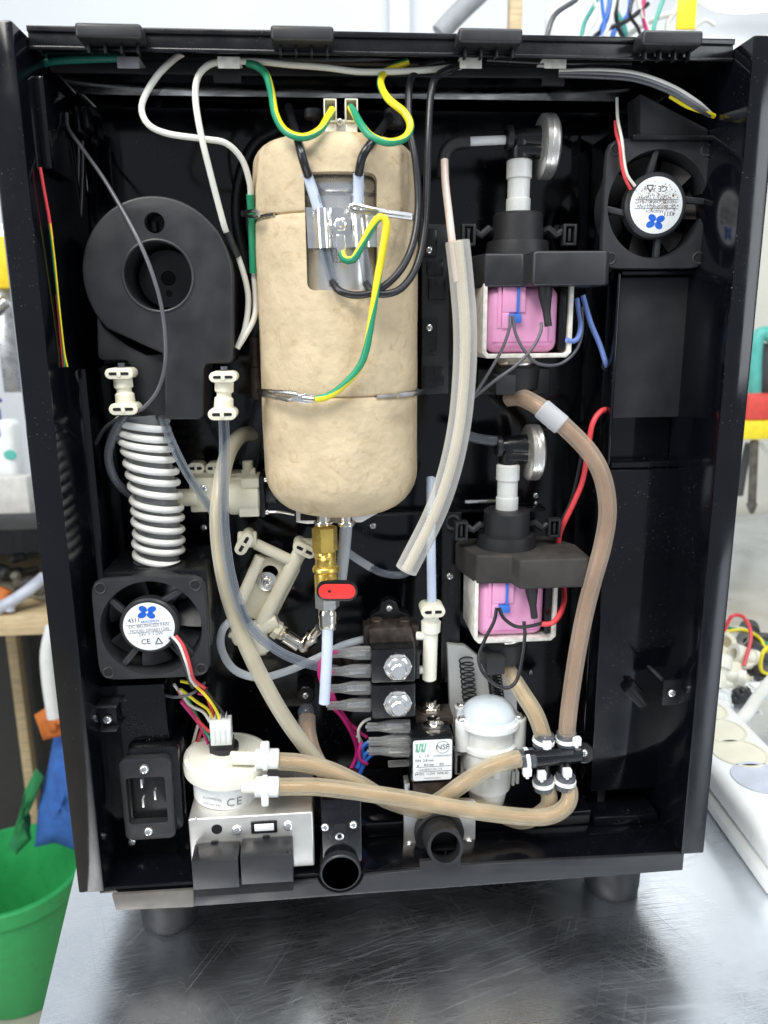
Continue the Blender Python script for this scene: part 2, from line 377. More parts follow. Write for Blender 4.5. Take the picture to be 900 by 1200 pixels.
# ---- screws scattered on the panels
for x, y, d, r in ((503, 293, .0745, 4.5), (503, 384, .0745, 4.5), (437, 616, BK, 5), (512, 675, BK, 4.5), (358, 815, .085, 5), (628, 581, BK, 4.5), (628, 590, BK, 3.2),
                   (622, 788, BK, 4.5), (126, 843, .026, 5.5), (155, 986, .033, 5), (787, 812, .018, 5), (684, 882, .026, 5.5), (239, 618, .09, 4.5), (706, 890, .049, 0.1)):
    if r > 1: screw(mach, P(x, y, d), r)
b = B(); c = P(358, 815, .0855); b.cyl(c, c+V((0, .018, 0)), .0065); part('screw_boss', mach, b, 'black')

# ---- boiler
AX = V((.1692, .050, 0)); RB = .047
boil = group('boiler', mach, (AX.x, AX.y, .222), 'beige felt-insulated cylindrical boiler with a window cut in its jacket')
z0, z1 = .2275, .4385
zs1, zs2 = P(400, 247, .004).z, P(400, 466, .004).z
prof = []
for i in range(9):
    a = math.radians(10+80*i/8); prof.append((z0+.026*(1-math.sin(a)) if False else z0+.026-.026*math.cos(math.radians(90*i/8)), RB-.026+.026*math.sin(math.radians(90*i/8))))
def groove(z): return [(z-.0025, RB), (z-.0009, RB-.0006), (z, RB-.0022), (z+.0009, RB-.0006), (z+.0025, RB)]
prof = [(z0, 0.004)]+prof
zz = z0+.03
while zz < z1-.02:
    if abs(zz-zs1) > .006 and abs(zz-zs2) > .006: prof.append((zz, RB))
    zz += .006
prof += groove(zs1)+groove(zs2); 
top = [(z1-.013+.013*math.sin(math.radians(90*i/7)), RB-.0010-.013+.013*math.cos(math.radians(90*i/7))) for i in range(8)]
prof = sorted(prof, key=lambda p: (p[0], p[1]))+top+[(z1, .004)]
b = B(); n = 96
b.lathe((AX.x, AX.y, 0), (0, 0, 1), prof, n)
for i, v in enumerate(b.v):                                            # hand-pressed felt is never a perfect cylinder
    a = math.atan2(v.y-AX.y, v.x-AX.x); k = 1+.004*math.sin(3*a+v.z*40)+.0022*math.sin(7*a-v.z*95)+.0012*math.sin(13*a+v.z*170)
    v.x = AX.x+(v.x-AX.x)*k; v.y = AX.y+(v.y-AX.y)*k
shell = part('felt_jacket', boil, b, 'felt')
def rrect(x0, z0, x1, z1, r, n=6):
    o = []
    for cx, cz, a0 in ((x1-r, z1-r, 0), (x0+r, z1-r, 90), (x0+r, z0+r, 180), (x1-r, z0+r, 270)):
        for i in range(n+1):
            a = math.radians(a0+90*i/n); o.append((cx+r*math.cos(a), cz+r*math.sin(a)))
    return o
wx0, wx1 = P(358, 270, .004).x, P(443, 270, .004).x; wz0, wz1 = P(400, 340, .004).z, P(400, 201, .004).z
cut = part('cutter', None, B().prism(rrect(wx0, wz0, wx1, wz1, .004), -.03, .05, 0), 'felt')
boolean(shell, cut)
# hollow the jacket so that the steel tank can be seen through the window
cut = part('cutter', None, B().lathe((AX.x, AX.y, z0+.012), (0, 0, 1), [(0, .0385), (z1-z0-.022, .0385)], 64), 'felt'); boolean(shell, cut)
RT = .0372; zr = P(400, 226, .012).z
tp = [(z0+.013, .034), (z0+.016, RT), (zr-.0012, RT), (zr-.0008, RT-.0022), (zr+.0006, RT-.0022), (zr+.0010, RT-.0006), (zr+.003, RT+.0006), (zr+.006, RT+.0006), (zr+.0095, RT-.0012), (zr+.0110, RT-.0045), (zr+.0120, RT-.0045), (zr+.0125, RT-.0028), (zr+.0145, RT-.0034), (z1-.012, .032)]
part('steel_tank', boil, B().lathe((AX.x, AX.y, 0), (0, 0, 1), tp, 72), 'tank')
# clamp plate with two channels
g = boil
def onplate(x, y): return P(x, y, .0095)
b = B(); cols = []
px0, px1 = 358, 440
for i in range(42):
    t = i/41; x = px0+(px1-px0)*t; d = .0098
    for cx in (377, 420):
        u_ = (x-cx)/10
        if abs(u_) < 1: d -= .0052*math.sqrt(1-u_*u_)
    skew = (x-px0)*.06
    cols.append((P(x, 245-2+skew*0.2, d), P(x+3, 291-skew*.35, d)))
vs = [p for c in cols for p in c]+[p+V((0, .0009, 0)) for c in cols for p in c]; k = len(cols)*2
fs = [(2*i, 2*i+2, 2*i+3, 2*i+1) for i in range(41)]+[(k+2*i, k+2*i+1, k+2*i+3, k+2*i+2) for i in range(41)]
fs += [(2*i, k+2*i, k+2*i+2, 2*i+2) for i in range(41)]+[(2*i+1, 2*i+3, k+2*i+3, k+2*i+1) for i in range(41)]+[(0, 1, k+1, k), (82, k+82, k+83, 83)]
part('clamp_plate', boil, B().add(vs, fs), 'zinc')
c = P(399, 264, .0095); u = mp(399, 264, .009)
b = B().lathe(c, (0, -1, 0), [(0, 9.5*u), (.0006, 9.5*u), (.0007, 8.2*u), (.0036, 8.0*u), (.0042, 6*u)], 6); b.lathe(c, (0, -1, 0), [(.003, 4*u), (.0062, 4*u), (.0066, 3*u)], 14)
b.lathe(c, (0, -1, 0), [(0, 12*u), (.0009, 12*u)], 24)
part('clamp_nut', boil, b, 'zinc')
b = B().pprism([(394, 275), (404, 275), (406, 290), (403, 300), (397, 300), (394, 288)], .0055, .0085, .0004); part('ring_terminal', boil, b, 'zinc')
# stamped marks on the tank
b = B(); b.text('2.0', .0042, Matrix.Translation(P(392, 297, .0123)) @ Matrix.Rotation(math.pi/2, 4, 'X'), 0); b.text('0023', .0042, Matrix.Translation(P(392, 305, .0123)) @ Matrix.Rotation(math.pi/2, 4, 'X'), 0)
part('stamped_mark', boil, b, 'inkgrey')
# sleeves over heater leads
for pts in ([(359, 203, .008), (366, 222, .008), (373, 245, .0086), (380, 290, .0086), (385, 312, .007), (391, 334, .004)], [(420, 202, .006), (420, 222, .008), (419, 245, .0086), (421, 275, .0086), (427, 305, .007), (431, 334, .004)]):
    q = [P(*p) for p in pts]; b = B().tube(q, 6.3*mp(*pts[2]), 14, hollow=.86); part('heater_sleeve', boil, b, 'clear', angle=80)
    b = B().tube(q[:3], 4.6*mp(*pts[2]), 10); b.tube(q[:3], 6.4*mp(*pts[2]), 14, m=1, hollow=.9); part('sleeve_lining', boil, b, ['lightblue', 'ptfe'], angle=80)
wire('heater_lead', boil, [(338, 125, .05), (345, 150, .03), (351, 172, .004), (356, 190, .001), (361, 206, .006)], 5.2, label='black heater lead at the left of the window')
wire('heater_lead', boil, [(459, 133, .05), (448, 150, .03), (437, 165, .005), (425, 183, .001), (420, 205, .005)], 5.2, label='black heater lead at the right of the window')
# sensor cables that leave the sleeves and climb at the right
wire('sensor_cable', boil, [(389, 330, .004), (398, 341, -.002), (418, 346, -.003), (443, 340, -.003), (468, 318, -.001), (484, 285, .004), (490, 240, .010), (487, 190, .014), (480, 150, .02), (479, 110, .028), (484, 88, .034), (500, 76, .036), (520, 72, .036)], 4.4, 'wireblack', n=10)
wire('sensor_cable', boil, [(429, 332, .004), (434, 340, -.001), (448, 345, -.003), (470, 338, -.001), (488, 312, .004), (497, 270, .010), (500, 220, .014), (502, 160, .018), (505, 110, .024), (512, 90, .030), (530, 80, .034), (545, 74, .036)], 4.4, 'wireblack', n=10)
# green-yellow earth leads
GY = dict(n=12, m2=1, frac=.38, twist=55)
wire('earth_lead', boil, [(401, 297, .005), (404, 304, .000), (414, 304, -.004), (424, 288, -.006), (436, 265, -.008), (446, 254, -.009), (453, 262, -.009), (449, 290, -.007), (442, 330, -.006), (436, 370, -.005), (429, 410, -.004), (420, 432, -.003), (402, 452, -.003), (385, 464, -.002), (370, 468, -.001)], 4.6, ['yellow', 'green'], 'yellow and green earth lead curling across the boiler front', **GY)
wire('earth_lead', boil, [(290, 74, .034), (302, 78, .032), (312, 88, .028), (318, 108, .022), (323, 135, .012), (335, 154, .004), (355, 161, .001), (374, 153, .004), (384, 138, .012), (389, 129, .022)], 4.6, ['green', 'yellow'], **dict(GY, frac=.3, phase=2.6, twist=25))
wire('earth_lead', boil, [(478, 72, .036), (452, 84, .034), (446, 98, .026), (455, 116, .014), (474, 132, .006), (481, 148, .003), (474, 162, .001), (455, 167, .001), (435, 160, .003), (423, 146, .009), (415, 132, .018), (411, 126, .024)], 4.6, ['yellow', 'green'], **GY)
# ring of spring wire around the jacket, twice
for zc, fr in ((zs1, 0), (zs2, 1)):
    R_ = RB+.0002
    a0, a1 = (-1.02, 3.92)
    if fr: a0, a1 = -1.15, 4.25
    pts = [V((AX.x+R_*math.cos(a), AX.y+R_*math.sin(a), zc)) for a in [a0+(a1-a0)*i/28 for i in range(29)]]
    b = B().tube(pts, .0011, 8)
    if not fr:
        e = [P(482, 252, .006), P(455, 248, .001), P(432, 244, -.002), P(415, 240, -.002), P(409, 244, -.001), P(416, 248, .000), P(440, 250, .001), P(482, 256, .007)]
        b.tube(e, .0012, 8)
        e = [P(284, 249, .04), P(298, 247, .02), P(304, 250, .018), P(300, 254, .02), P(284, 252, .04)]; b.tube(e, .0010, 8)
    else:
        e = [P(303, 461, .03), P(318, 464, .014), P(340, 469, .003), P(352, 465, .001), P(347, 461, .001), P(320, 459, .012), P(303, 458, .03)]
        b.tube(e, .0012, 8); b.tube([P(350, 466, .001), P(368, 468, -.001)], .0019, 10)
        b.tube([P(466, 463, .005), P(484, 461, .012), P(494, 459, .03)], .0016, 8)
    part('retaining_wire', boil, b, 'steel')
b = B().pprism([(341, 468), (350, 463), (358, 461), (372, 464), (372, 471), (358, 473), (350, 472)], -.0012, .0006, .0004); part('crimp_terminal', boil, b, 'zinc')
# side rod behind the jacket
b = B().cyl(P(300, 430, .06), P(302, 468, .06), .0042); b.cyl(P(299, 395, .06), P(300, 430, .06), .0038); part('tie_rod', boil, b, 'brown_metal')
# ceramic terminal housings on top
for x, s_ in ((387, 1), (412, 0)):
    g = group('ceramic_terminal', boil, P(x, 130, .03)); u = mp(x, 130, .022)
    o = P(x, 129, .022); w, h, t = 7.5*u, 12.5*u, 1.5*u
    b = B(); b.box(o.x-w, o.x-w+t, .022, .036, o.z-h, o.z+h, .0002); b.box(o.x+w-t, o.x+w, .022, .036, o.z-h, o.z+h, .0002)
    b.box(o.x-w+t, o.x+w-t, .022, .036, o.z+h-t, o.z+h, .0002); b.box(o.x-w+t, o.x+w-t, .022, .036, o.z-h, o.z-h+t, .0002); b.box(o.x-w+t, o.x+w-t, .032, .036, o.z-h+t, o.z+h-t, .0001)
    part('shroud', g, b, 'cream'); b = B().box(o.x-w*.9, o.x+w*.9, .024, .04, o.z-h-.006, o.z-h-.0002, .0006); part('base', g, b, 'ivory')
b = B().pbox(393, 140, 410, 156, .026, .028, .0004); part('terminal_bracket', boil, b, 'plate'); screw(boil, P(398, 143, .026), 3.6)
part('heater_boss', boil, B().cyl(P(367, 140, .045), P(367, 128, .045), .005), 'rubber'); part('heater_boss', boil, B().cyl(P(462, 150, .05), P(462, 128, .05), .006), 'rubber')
# underside: bracket and two nipples
b = B().pprism([(347, 598), (449, 598), (424, 612), (360, 614), (347, 612)], .058, .060, .0003); b.pprism([(352, 602), (372, 602), (372, 610), (352, 610)], .0574, .0579, 0, 1)
part('mounting_bracket', boil, b, ['plate', 'hole_shade'])
for x in (379, 406):
    o = P(x, 613, .047); u = mp(x, 613, .047)
    b = B().lathe(o, (0, 0, 1), [(-2*u, 11*u), (0, 11.5*u), (2*u, 11*u), (2.1*u, 7.5*u), (14*u, 7.5*u), (14.2*u, 6*u), (30*u, 6*u)], 20); part('nipple', boil, b, 'chrome')

# ---- round blower housing at the left
bl = group('blower_housing', mach, P(190, 420, .05), 'black round blower housing with a centre opening')
c = P(187, 324, .034); u = mp(187, 324, .034)
out = []
for i in range(41):                                                    # snail outline: circle, straight right side, stepped foot
    a = math.radians(-6+(222+6)*i/40); out.append((c.x+86*u*math.cos(a), c.z+88*u*math.sin(a)))
tail = [(120, 400), (150, 412), (172, 420), (192, 414), (194, 425), (194, 488), (199, 491), (234, 491), (240, 486), (240, 432), (243, 426), (270, 426), (274, 421)]
out += pp(tail[3:], .034)
lo_ = pp([(113, 368), (122, 384), (150, 405), (172, 416), (196, 414), (196, 492), (172, 492), (160, 484), (154, 432), (148, 423), (118, 422), (114, 418)], .038)
hs = part('scroll', bl, B().prism(out, .030, .070, .0022, seg=3), 'satin')
cut = part('cutter', None, B().cyl((c.x, .0, c.z), (c.x, .062, c.z), 39*u, n=48, c=0.001), 'hole_shade'); boolean(hs, cut)
k = P(181, 261, .03); cut = part('cutter', None, B().cyl((k.x, .0, k.z), (k.x, .045, k.z), 11.5*u, n=32, c=.001), 'hole_shade'); boolean(hs, cut)
part('foot_block', bl, B().prism(lo_, .038, .075, .0018), 'satin')
b = B(); b.ring((c.x, .0302, c.z), (0, 1, 0), 40*u, .0009, 48); part('opening_rim', bl, b, 'satin')
b = B().cyl((c.x, .058, c.z), (c.x, .064, c.z), 38*u, n=40); b.cyl(P(197, 326, .0575), P(197, 326, .0575)+V((0, .003, 0)), 9*u, m=1); b.cyl(P(198, 344, .0575), P(198, 344, .0575)+V((0, .003, 0)), 4*u, m=1)
part('rotor_plate', bl, b, ['black', 'hole_shade'])
k = P(181, 261, .04); b = B().box(k.x-.0012, k.x+.0012, .038, .043, k.z-.005, k.z+.001, .0003); part('vane', bl, b, 'satin')

# ---- fans
def fan(cx, cy, sx, sy, d, rot, name_label, dirty, hubdx=0, hubdy=0, hr=34, lr=29.5, wires=None):
    c = P(cx, cy, d); u = mp(cx, cy, d); g = group('axial_fan', mach, c+V((0, .01, -sy*u)), name_label)
    a, bb = sx*u, sy*u; R = .93*min(a, bb); N = 72; dep = .021; vs = []; fs = []
    def sq(t):
        x, z = math.cos(t), math.sin(t); k_ = (abs(x)**9+abs(z)**9)**(-1/9); return x*k_*a, z*k_*bb
    for i in range(N):
        t = 2*math.pi*i/N+.001; x, z = sq(t)
        vs += [V((c.x+x*.985, d, c.z+z*.985)), V((c.x+x, d+.0008, c.z+z)), V((c.x+x, d+.004, c.z+z)), V((c.x+R*1.02*math.cos(t), d+.0045, c.z+R*1.02*math.sin(t))) if abs(math.cos(2*t)) > .55 else V((c.x+x*.97, d+.004, c.z+z*.97)),
               V((c.x+R*1.02*math.cos(t), d+dep, c.z+R*1.02*math.sin(t))), V((c.x+R*.97*math.cos(t), d+dep, c.z+R*.97*math.sin(t))), V((c.x+R*.965*math.cos(t), d+.004, c.z+R*.965*math.sin(t))), V((c.x+R*math.cos(t), d, c.z+R*math.sin(t)))]
    for i in range(N):
        j = (i+1) % N
        for k_ in range(8): fs.append((i*8+k_, i*8+(k_+1) % 8, j*8+(k_+1) % 8, j*8+k_))
    fr = B().add(vs, fs)
    part('fan_frame', g, fr, 'satin')
    for qx in (-1, 1):
        for qz in (-1, 1):
            o = V((c.x+qx*a*.83, d-.0003, c.z+qz*bb*.83)); b = B().ring(o+V((0, .0003, 0)), (0, 1, 0), 6.2*u, .0007, 20); b.cyl(o, o+V((0, .002, 0)), 6*u, m=1, c=.02); part('mounting_hole', g, b, ['satin', 'hole_shade'])  # flat black disc paints the shade inside each corner hole
    h = c+V((hubdx*u, 0, -hubdy*u))
    part('motor_hub', g, B().lathe(h+V((0, -.0012, 0)), (0, 1, 0), [(0, (hr-4)*u), (0, (hr-2)*u), (.0012, hr*u), (.0075, hr*u), (.0075, 20*u), (.019, 20*u)], 48), 'satin')
    for k_ in range(4):
        an = rot+math.radians(40+90*k_); p0 = h+V((math.cos(an), 0, math.sin(an)))*hr*u*.95; an2 = an-.16; p1 = c+V((math.cos(an2), 0, math.sin(an2)))*R*1.0
        dv = (p1-p0); M = Matrix.Translation((p0+p1)/2+V((0, .0035, 0))) @ Matrix.Rotation(-math.atan2(dv.z, dv.x), 4, 'Y')
        part('strut', g, B().box(-dv.length/2, dv.length/2, -.0022, .0022, -3.6*u, 3.6*u, .0008, M=M), 'satin')
    for k_ in range(7):
        t0 = rot+.35+2*math.pi*k_/7; vs = []; fs = []; nr, nt = 5, 6
        for i in range(nr):
            rr = hr*u*.9+(R*.94-hr*u*.9)*i/(nr-1)
            for j in range(nt):
                s_ = j/(nt-1); t = t0+.62*s_+.10*(i/(nr-1)); vs.append(h*(1-i/(nr-1))*1+c*(i/(nr-1))+V((rr*math.cos(t), .0075+.0095*s_, rr*math.sin(t))))
        for i in range(nr-1):
            for j in range(nt-1): fs.append((i*nt+j, i*nt+j+1, (i+1)*nt+j+1, (i+1)*nt+j))
        n0 = len(vs); vs += [v+V((0, .0008, 0)) for v in vs]; fs += [tuple(n0+q for q in reversed(f)) for f in fs]
        part('blade', g, B().add(vs, fs), 'dusty' if dirty else 'satin')
    # printed label
    o = h+V((0, -.0014, 0)); b = B().lathe(o, (0, -1, 0), [(-.0003, lr*u), (0, lr*u), (.00005, lr*u-.0002)], 48)
    Mb = Matrix.Translation(o+V((0, -.0001, 0))) @ Matrix.Rotation(math.pi if dirty else -.05, 4, 'Y') @ Matrix.Rotation(math.pi/2, 4, 'X')
    def tx(s, x, y, size, m): b.text(s, size*u, Mb @ Matrix.Translation((x*u, y*u, 0)), m)
    for k_ in range(4):
        an = math.radians(35+90*k_); ex, ey = 0+7.2*math.cos(an), 18+5.2*math.sin(an)
        b.add([Mb @ V(((ex+(5.6*math.cos(t)*math.cos(an)-4.2*math.sin(t)*math.sin(an)))*u, (ey+(4.4*math.cos(t)*math.sin(an)+3.6*math.sin(t)*math.cos(an)))*u, .0001)) for t in [2*math.pi*i/18 for i in range(18)]], [tuple(range(18))], 1)
    tx('4311', -16, 9, 7, 2); tx('ARXOMOV', 2, 6.3, 4.4, 3 if dirty else 1); tx('DC BRUSHLESS FAN', 0, 1.2, 5.2, 3); tx('MODEL DF0601124S', 0, -4.4, 5.2, 3); tx('24V = 1.2W', 1, -9.4, 5.6, 3)
    tx('CE', -6, -18.5, 9, 2)
    tri = [V((5, -22, 0)), V((13, -22, 0)), V((9, -14.5, 0))]
    b.tube([Mb @ (p*u+V((0, 0, .0001))) for p in (tri[0], tri[1])], .5*u, 5, 2); b.tube([Mb @ (p*u+V((0, 0, .0001))) for p in (tri[1], tri[2])], .5*u, 5, 2); b.tube([Mb @ (p*u+V((0, 0, .0001))) for p in (tri[2], tri[0])], .5*u, 5, 2)
    for yy in (3.6, -6.6):
        b.add([Mb @ V((x*u, y_*u, .0001)) for x, y_ in ((-26, yy-.25), (26, yy-.25), (26, yy+.25), (-26, yy+.25))], [(0, 1, 2, 3)], 3)
    if dirty:
        for _ in range(520):                                           # rusty spatter dried on the sticker
            x, y = random.uniform(-28, 28), random.uniform(-28, 6)
            if x*x+y*y < 27**2 and random.random() < .95-.02*abs(y+10):
                r_ = random.uniform(.2, .75); k0 = random.random()*6
                b.add([Mb @ V(((x+r_*math.cos(k0+t)*random.uniform(.6, 1.3))*u, (y+r_*math.sin(k0+t))*u, .00025)) for t in (0, 1.2, 2.4, 3.7, 5)], [(0, 1, 2, 3, 4)], 4)
    part('rating_label', g, b, ['paper', 'inkblue', 'ink', 'inkgrey', 'rust'], 'rust-spattered round rating label, upside down' if dirty else 'clean round rating label with blue clover mark', angle=30)
    for pts, m in wires or []: wire('fan_wire', g, pts, 1.9, m)
    return g
fan(177.5, 737, 65, 63, .008, .35, 'black axial fan below the ribbed hose, clean label upright', False, -2, -4, wires=[
    ([(202, 746, .005), (210, 755, .003), (216, 770, .003), (220, 782, .005), (224, 797, .012), (232, 806, .02)], 'wirewhite'),
    ([(206, 745, .005), (214, 755, .003), (220, 770, .003), (223, 782, .005), (228, 797, .012), (240, 806, .02)], 'wirered'),
    ([(199, 747, .006), (206, 756, .004), (212, 770, .003), (217, 782, .005), (221, 797, .012), (226, 806, .02)], 'wireblack')])
fan(771, 240, 65, 72, .040, 1.1, 'black axial fan in the upper corner, rust-spattered label upside down', True, -3, 1, hr=37, lr=31.5, wires=[
    ([(723, 115, .05), (724, 140, .044), (729, 165, .036), (731, 185, .036), (735, 205, .036), (744, 218, .037)], 'wirewhite'),
    ([(721, 142, .046), (722, 155, .042), (726, 170, .036), (728, 190, .036), (732, 208, .036), (739, 222, .037)], 'wirered')])
# clear-topped box behind the lower fan
b = B().box(P(122, 690, .03).x, P(244, 690, .03).x, .0295, .085, P(180, 760, .03).z, P(180, 668, .03).z, .0015); part('fan_duct', mach, b, 'black')
b = B().cyl(P(186, 669, .052), P(186, 656, .052), .0165, n=32); part('hose_socket', mach, b, 'greytube')
screw(mach, P(236, 655, .055), 2.4)
# ---- clip couplings beside the blower
def stadium(cx, cy, hw, hh, n=8):
    o = []
    for i in range(n+1): a = math.radians(-90+180*i/n); o.append((cx+hw-hh+hh*math.cos(a), cy+hh*math.sin(a)))
    for i in range(n+1): a = math.radians(90+180*i/n); o.append((cx-hw+hh+hh*math.cos(a), cy+hh*math.sin(a)))
    return o
def clip_ring(g, c, u, hw, hh, depth, M=None):                         # oval retaining clip with a slot, seen from the front
    b = B(); o = [(x, z) for x, z in stadium(0, 0, hw*u, hh*u)]
    b.prism(o, -depth/2, depth/2, .0005, seg=2); b.prism(stadium(0, 0, hw*u*.70, hh*u*.26), -depth/2-.0003, -depth/2+.001, 0, 1)
    b.box(-hw*u*.14, hw*u*.14, -depth/2-.0005, -depth/2+.001, -hh*u*.6, hh*u*.6, .0002)
    for v in b.v: v[:] = (V(c)+(M @ v if M else v))[:]
    part('clip', g, b, ['cream', 'hole_shade'])
for (x0, y0), (x1, y1), d, lab in (((143, 437), (148, 478), .028, 'cream clip coupling left of the blower outlet'), ((263, 441), (262, 484), .022, 'cream clip coupling right of the blower outlet')):
    g = group('clip_coupling', mach, P(x1, y1, d), lab); a, c = P(x0, y0, d), P(x1, y1, d); u = mp(x0, y0, d); L_ = (c-a).length
    part('body', g, B().lathe(a, c-a, [(0, 9*u), (L_*.12, 11*u), (L_*.40, 11*u), (L_*.46, 8.5*u), (L_*.54, 8.5*u), (L_*.60, 11*u), (L_*.9, 11.5*u), (L_, 10*u)], 24), 'cream')
    clip_ring(g, a+V((0, -.0008, 0)), u, 16, 6.2, .014); clip_ring(g, c+V((0, -.0008, 0)), u, 16.5, 6.8, .014)
    b = B().cyl(a+V((0, 0, .0055)), a, 4.0*u); part('stem', g, b, 'greytube')
# ---- ribbed hose
hp = [P(x, y, d) for x, y, d in ((166, 486, .046), (170, 515, .046), (178, 550, .047), (184, 590, .049), (186, 625, .051), (186, 660, .052))]
g = group('ribbed_hose', mach, hp[-1], 'white spiral-ribbed hose standing on the lower fan'); u = mp(180, 580, .048)
part('hose_wall', g, B().tube(hp, 24*u, 24), 'hosewall', angle=80)
def along(pts, t):
    k = t*(len(pts)-1); i = min(int(k), len(pts)-2); f = k-i; return pts[i].lerp(pts[i+1], f)
hel = []; turns = 13
for i in range(turns*20+1):
    t = i/(turns*20); c = along(hp, .03+.95*t); a = 2*math.pi*turns*t; w_ = 1+.012*math.sin(t*37); hel.append(c+V((math.cos(a)*27*u*w_, math.sin(a)*27*u*w_, math.cos(a)*-.0016+.0005*math.sin(t*29))))
part('spiral_rib', g, B().tube(hel, 4.1*u, 10), 'hosewhite', angle=80)
# ---- pumps
US = mp(607, 251, .06)
def pump(A, label, upper):
    g = group('vibration_pump', mach, A+V((0, 0, -205*US)), label); u = US
    def pt(x, y, z): return A+V((x*u, y, z*u))
    part('outlet_coupling', g, B().lathe(pt(0, 0, 0), (0, 0, 1), [(-3*u, 14.5*u), (16*u, 14.5*u), (17*u, 13.2*u), (38*u, 13.2*u), (39*u, 15*u), (57*u, 15*u), (59*u, 13*u)], 12), 'milk')
    part('collar', g, B().lathe(pt(0, 0, 0), (0, 0, -1), [(-1*u, 17*u), (-1*u, 26*u), (2*u, 29*u), (30*u, 30*u), (31*u, 36*u), (46*u, 38*u), (50*u, 38*u)], 36), 'rubber')
    for s in (-1, 1):                                                  # rubber arms ending in little square eyes
        b = B().tube([pt(s*28, .0, -22), pt(s*36, -.003, -17), pt(s*44, -.003, -24), pt(s*52, -.002, -20)], 4.5*u, 8)
        part('rubber_arm', g, b, 'rubber')
        o = pt(s*60, -.003, -24); w, h, t = 8*u, 12*u, 3*u; b = B()
        b.box(o.x-w, o.x-w+t, o.y-.003, o.y+.004, o.z-h, o.z+h, .0003); b.box(o.x+w-t, o.x+w, o.y-.003, o.y+.004, o.z-h, o.z+h, .0003)
        b.box(o.x-w+t, o.x+w-t, o.y-.003, o.y+.004, o.z+h-t, o.z+h, .0003); b.box(o.x-w+t, o.x+w-t, o.y-.003, o.y+.004, o.z-h, o.z-h+t, .0003)
        b.box(o.x-1.5*u, o.x+1.5*u, o.y-.002, o.y+.003, o.z-h*.6, o.z+h*.6, .0002)
        part('mounting_eye', g, b, 'rubber')
    ax = A.y
    def outline(pts): return [(A.x+x*u, z) for x, z in pts]
    # moulded cover: plan view outline extruded downwards
    plan = [(-62, .012), (-47, -.022), (-4, -.024), (0, -.0335), (3, -.036), (84, -.036), (90, -.033), (90, -.004), (66, .020), (-50, .020)]
    bm = bmesh.new(); vs = [bm.verts.new((A.x+x*u, ax+y, A.z-47*u)) for x, y in plan]; f = bm.faces.new(vs); r = bmesh.ops.extrude_face_region(bm, geom=[f])
    for e in r['geom']:
        if isinstance(e, bmesh.types.BMVert): e.co.z -= 37*u
    bmesh.ops.recalc_face_normals(bm, faces=bm.faces); bmesh.ops.bevel(bm, geom=bm.edges[:], offset=.0014, segments=3, profile=.5, affect='EDGES')
    b = B(); b.bm(bm); part('cover', g, b, 'satin' if upper else 'dusty')
    # painted U yoke, coil
    b = B(); y0, y1 = ax-.0215, ax+.018
    pts = [(-48, -80), (-48, -158), (-42, -164), (52, -164), (58, -158), (58, -80), (53, -80), (53, -156), (50, -159), (-40, -159), (-43, -156), (-43, -80)]
    b.prism([(A.x+x*u, A.z+z*u) for x, z in pts], y0, y1, .0004); part('yoke', g, b, 'yoke')
    b = B()
    b.box(A.x-42.5*u, A.x+43.5*u, ax-.0195, ax+.017, A.z-158.5*u, A.z-82*u, .007, seg=6)
    part('coil', g, b, 'pink')
    for zz in (-152, -146) if upper else (-150,): part('tape_seam', g, B().box(A.x-36*u, A.x+37*u, ax-.01975, ax-.019, A.z+zz*u, A.z+(zz+.9)*u, .0001), 'pinkdark')
    part('tape_end', g, B().box(A.x+30*u, A.x+30.9*u, ax-.0198, ax-.019, A.z-145*u, A.z-84*u, .0001), 'pinkdark')
    for k in range(5): part('lamination', g, B().box(A.x-47.5*u, A.x-43.5*u, y0+.0055+k*.0065, y0+.006+k*.0065, A.z-150*u, A.z-79.5*u, 0), 'rust')
    yf = ax-.0195
    b = B().box(A.x-30*u, A.x-26*u, yf-.0006, yf+.012, A.z-130*u, A.z-84*u, .0003); b.box(A.x-25*u, A.x+2*u, yf-.0012, yf+.012, A.z-112*u, A.z-84*u, .0004); b.box(A.x-25*u, A.x-17*u, yf-.0012, yf+.012, A.z-130*u, A.z-112.2*u, .0003)
    part('bobbin_tab', g, b, 'pink')
    b = B().box(A.x-17*u, A.x-3*u, yf-.0030, yf+.003, A.z-124*u, A.z-114*u, .0006); b.box(A.x-8.5*u, A.x-5.5*u, yf-.0024, yf-.0006, A.z-114*u, A.z-84*u, .0002)
    part('blue_clip', g, b, 'blue')
    b = B().tube([pt(21, -.0255, -82), pt(22, -.0255, -94), pt(24, -.026, -112), pt(26, -.027, -128)], lambda t: (8.2-3.8*min(1, max(0, (t-.2)*2)))*u, 12); part('spade_boot', g, b, 'rubber')
    b = B().box(A.x+44*u, A.x+52.5*u, ax-.019, ax+.01, A.z-156*u, A.z-84*u, .0008); b.box(A.x+55*u, A.x+63*u, ax-.012, ax+.004, A.z-97*u, A.z-85*u, .0005); part('thermal_fuse', g, b, 'black')
    # lower end
    part('spring_ring', g, B().lathe(pt(2, 0, -171), (0, 0, 1), [(-2.5*u, 27*u), (-1*u, 28*u), (1*u, 28*u), (2*u, 25*u), (6*u, 24*u)], 36), 'chrome')
    part('end_cap', g, B().lathe(pt(2, 0, -205), (0, 0, 1), [(0, 24*u), (3*u, 28*u), (28*u, 30*u), (31*u, 27*u)], 32), 'rubber')
    b = B().box(A.x-32*u, A.x-8*u, ax-.024, ax-.004, A.z-206*u, A.z-183*u, .001); part('end_lug', g, b, 'rubber')
    return g
PU = P(607, 251, .06); PL = P(594, 597, .06)
pump(PU, 'upper pink-coil vibration pump with smooth black cover', True); pump(PL, 'lower pink-coil vibration pump with dusty black cover', False)
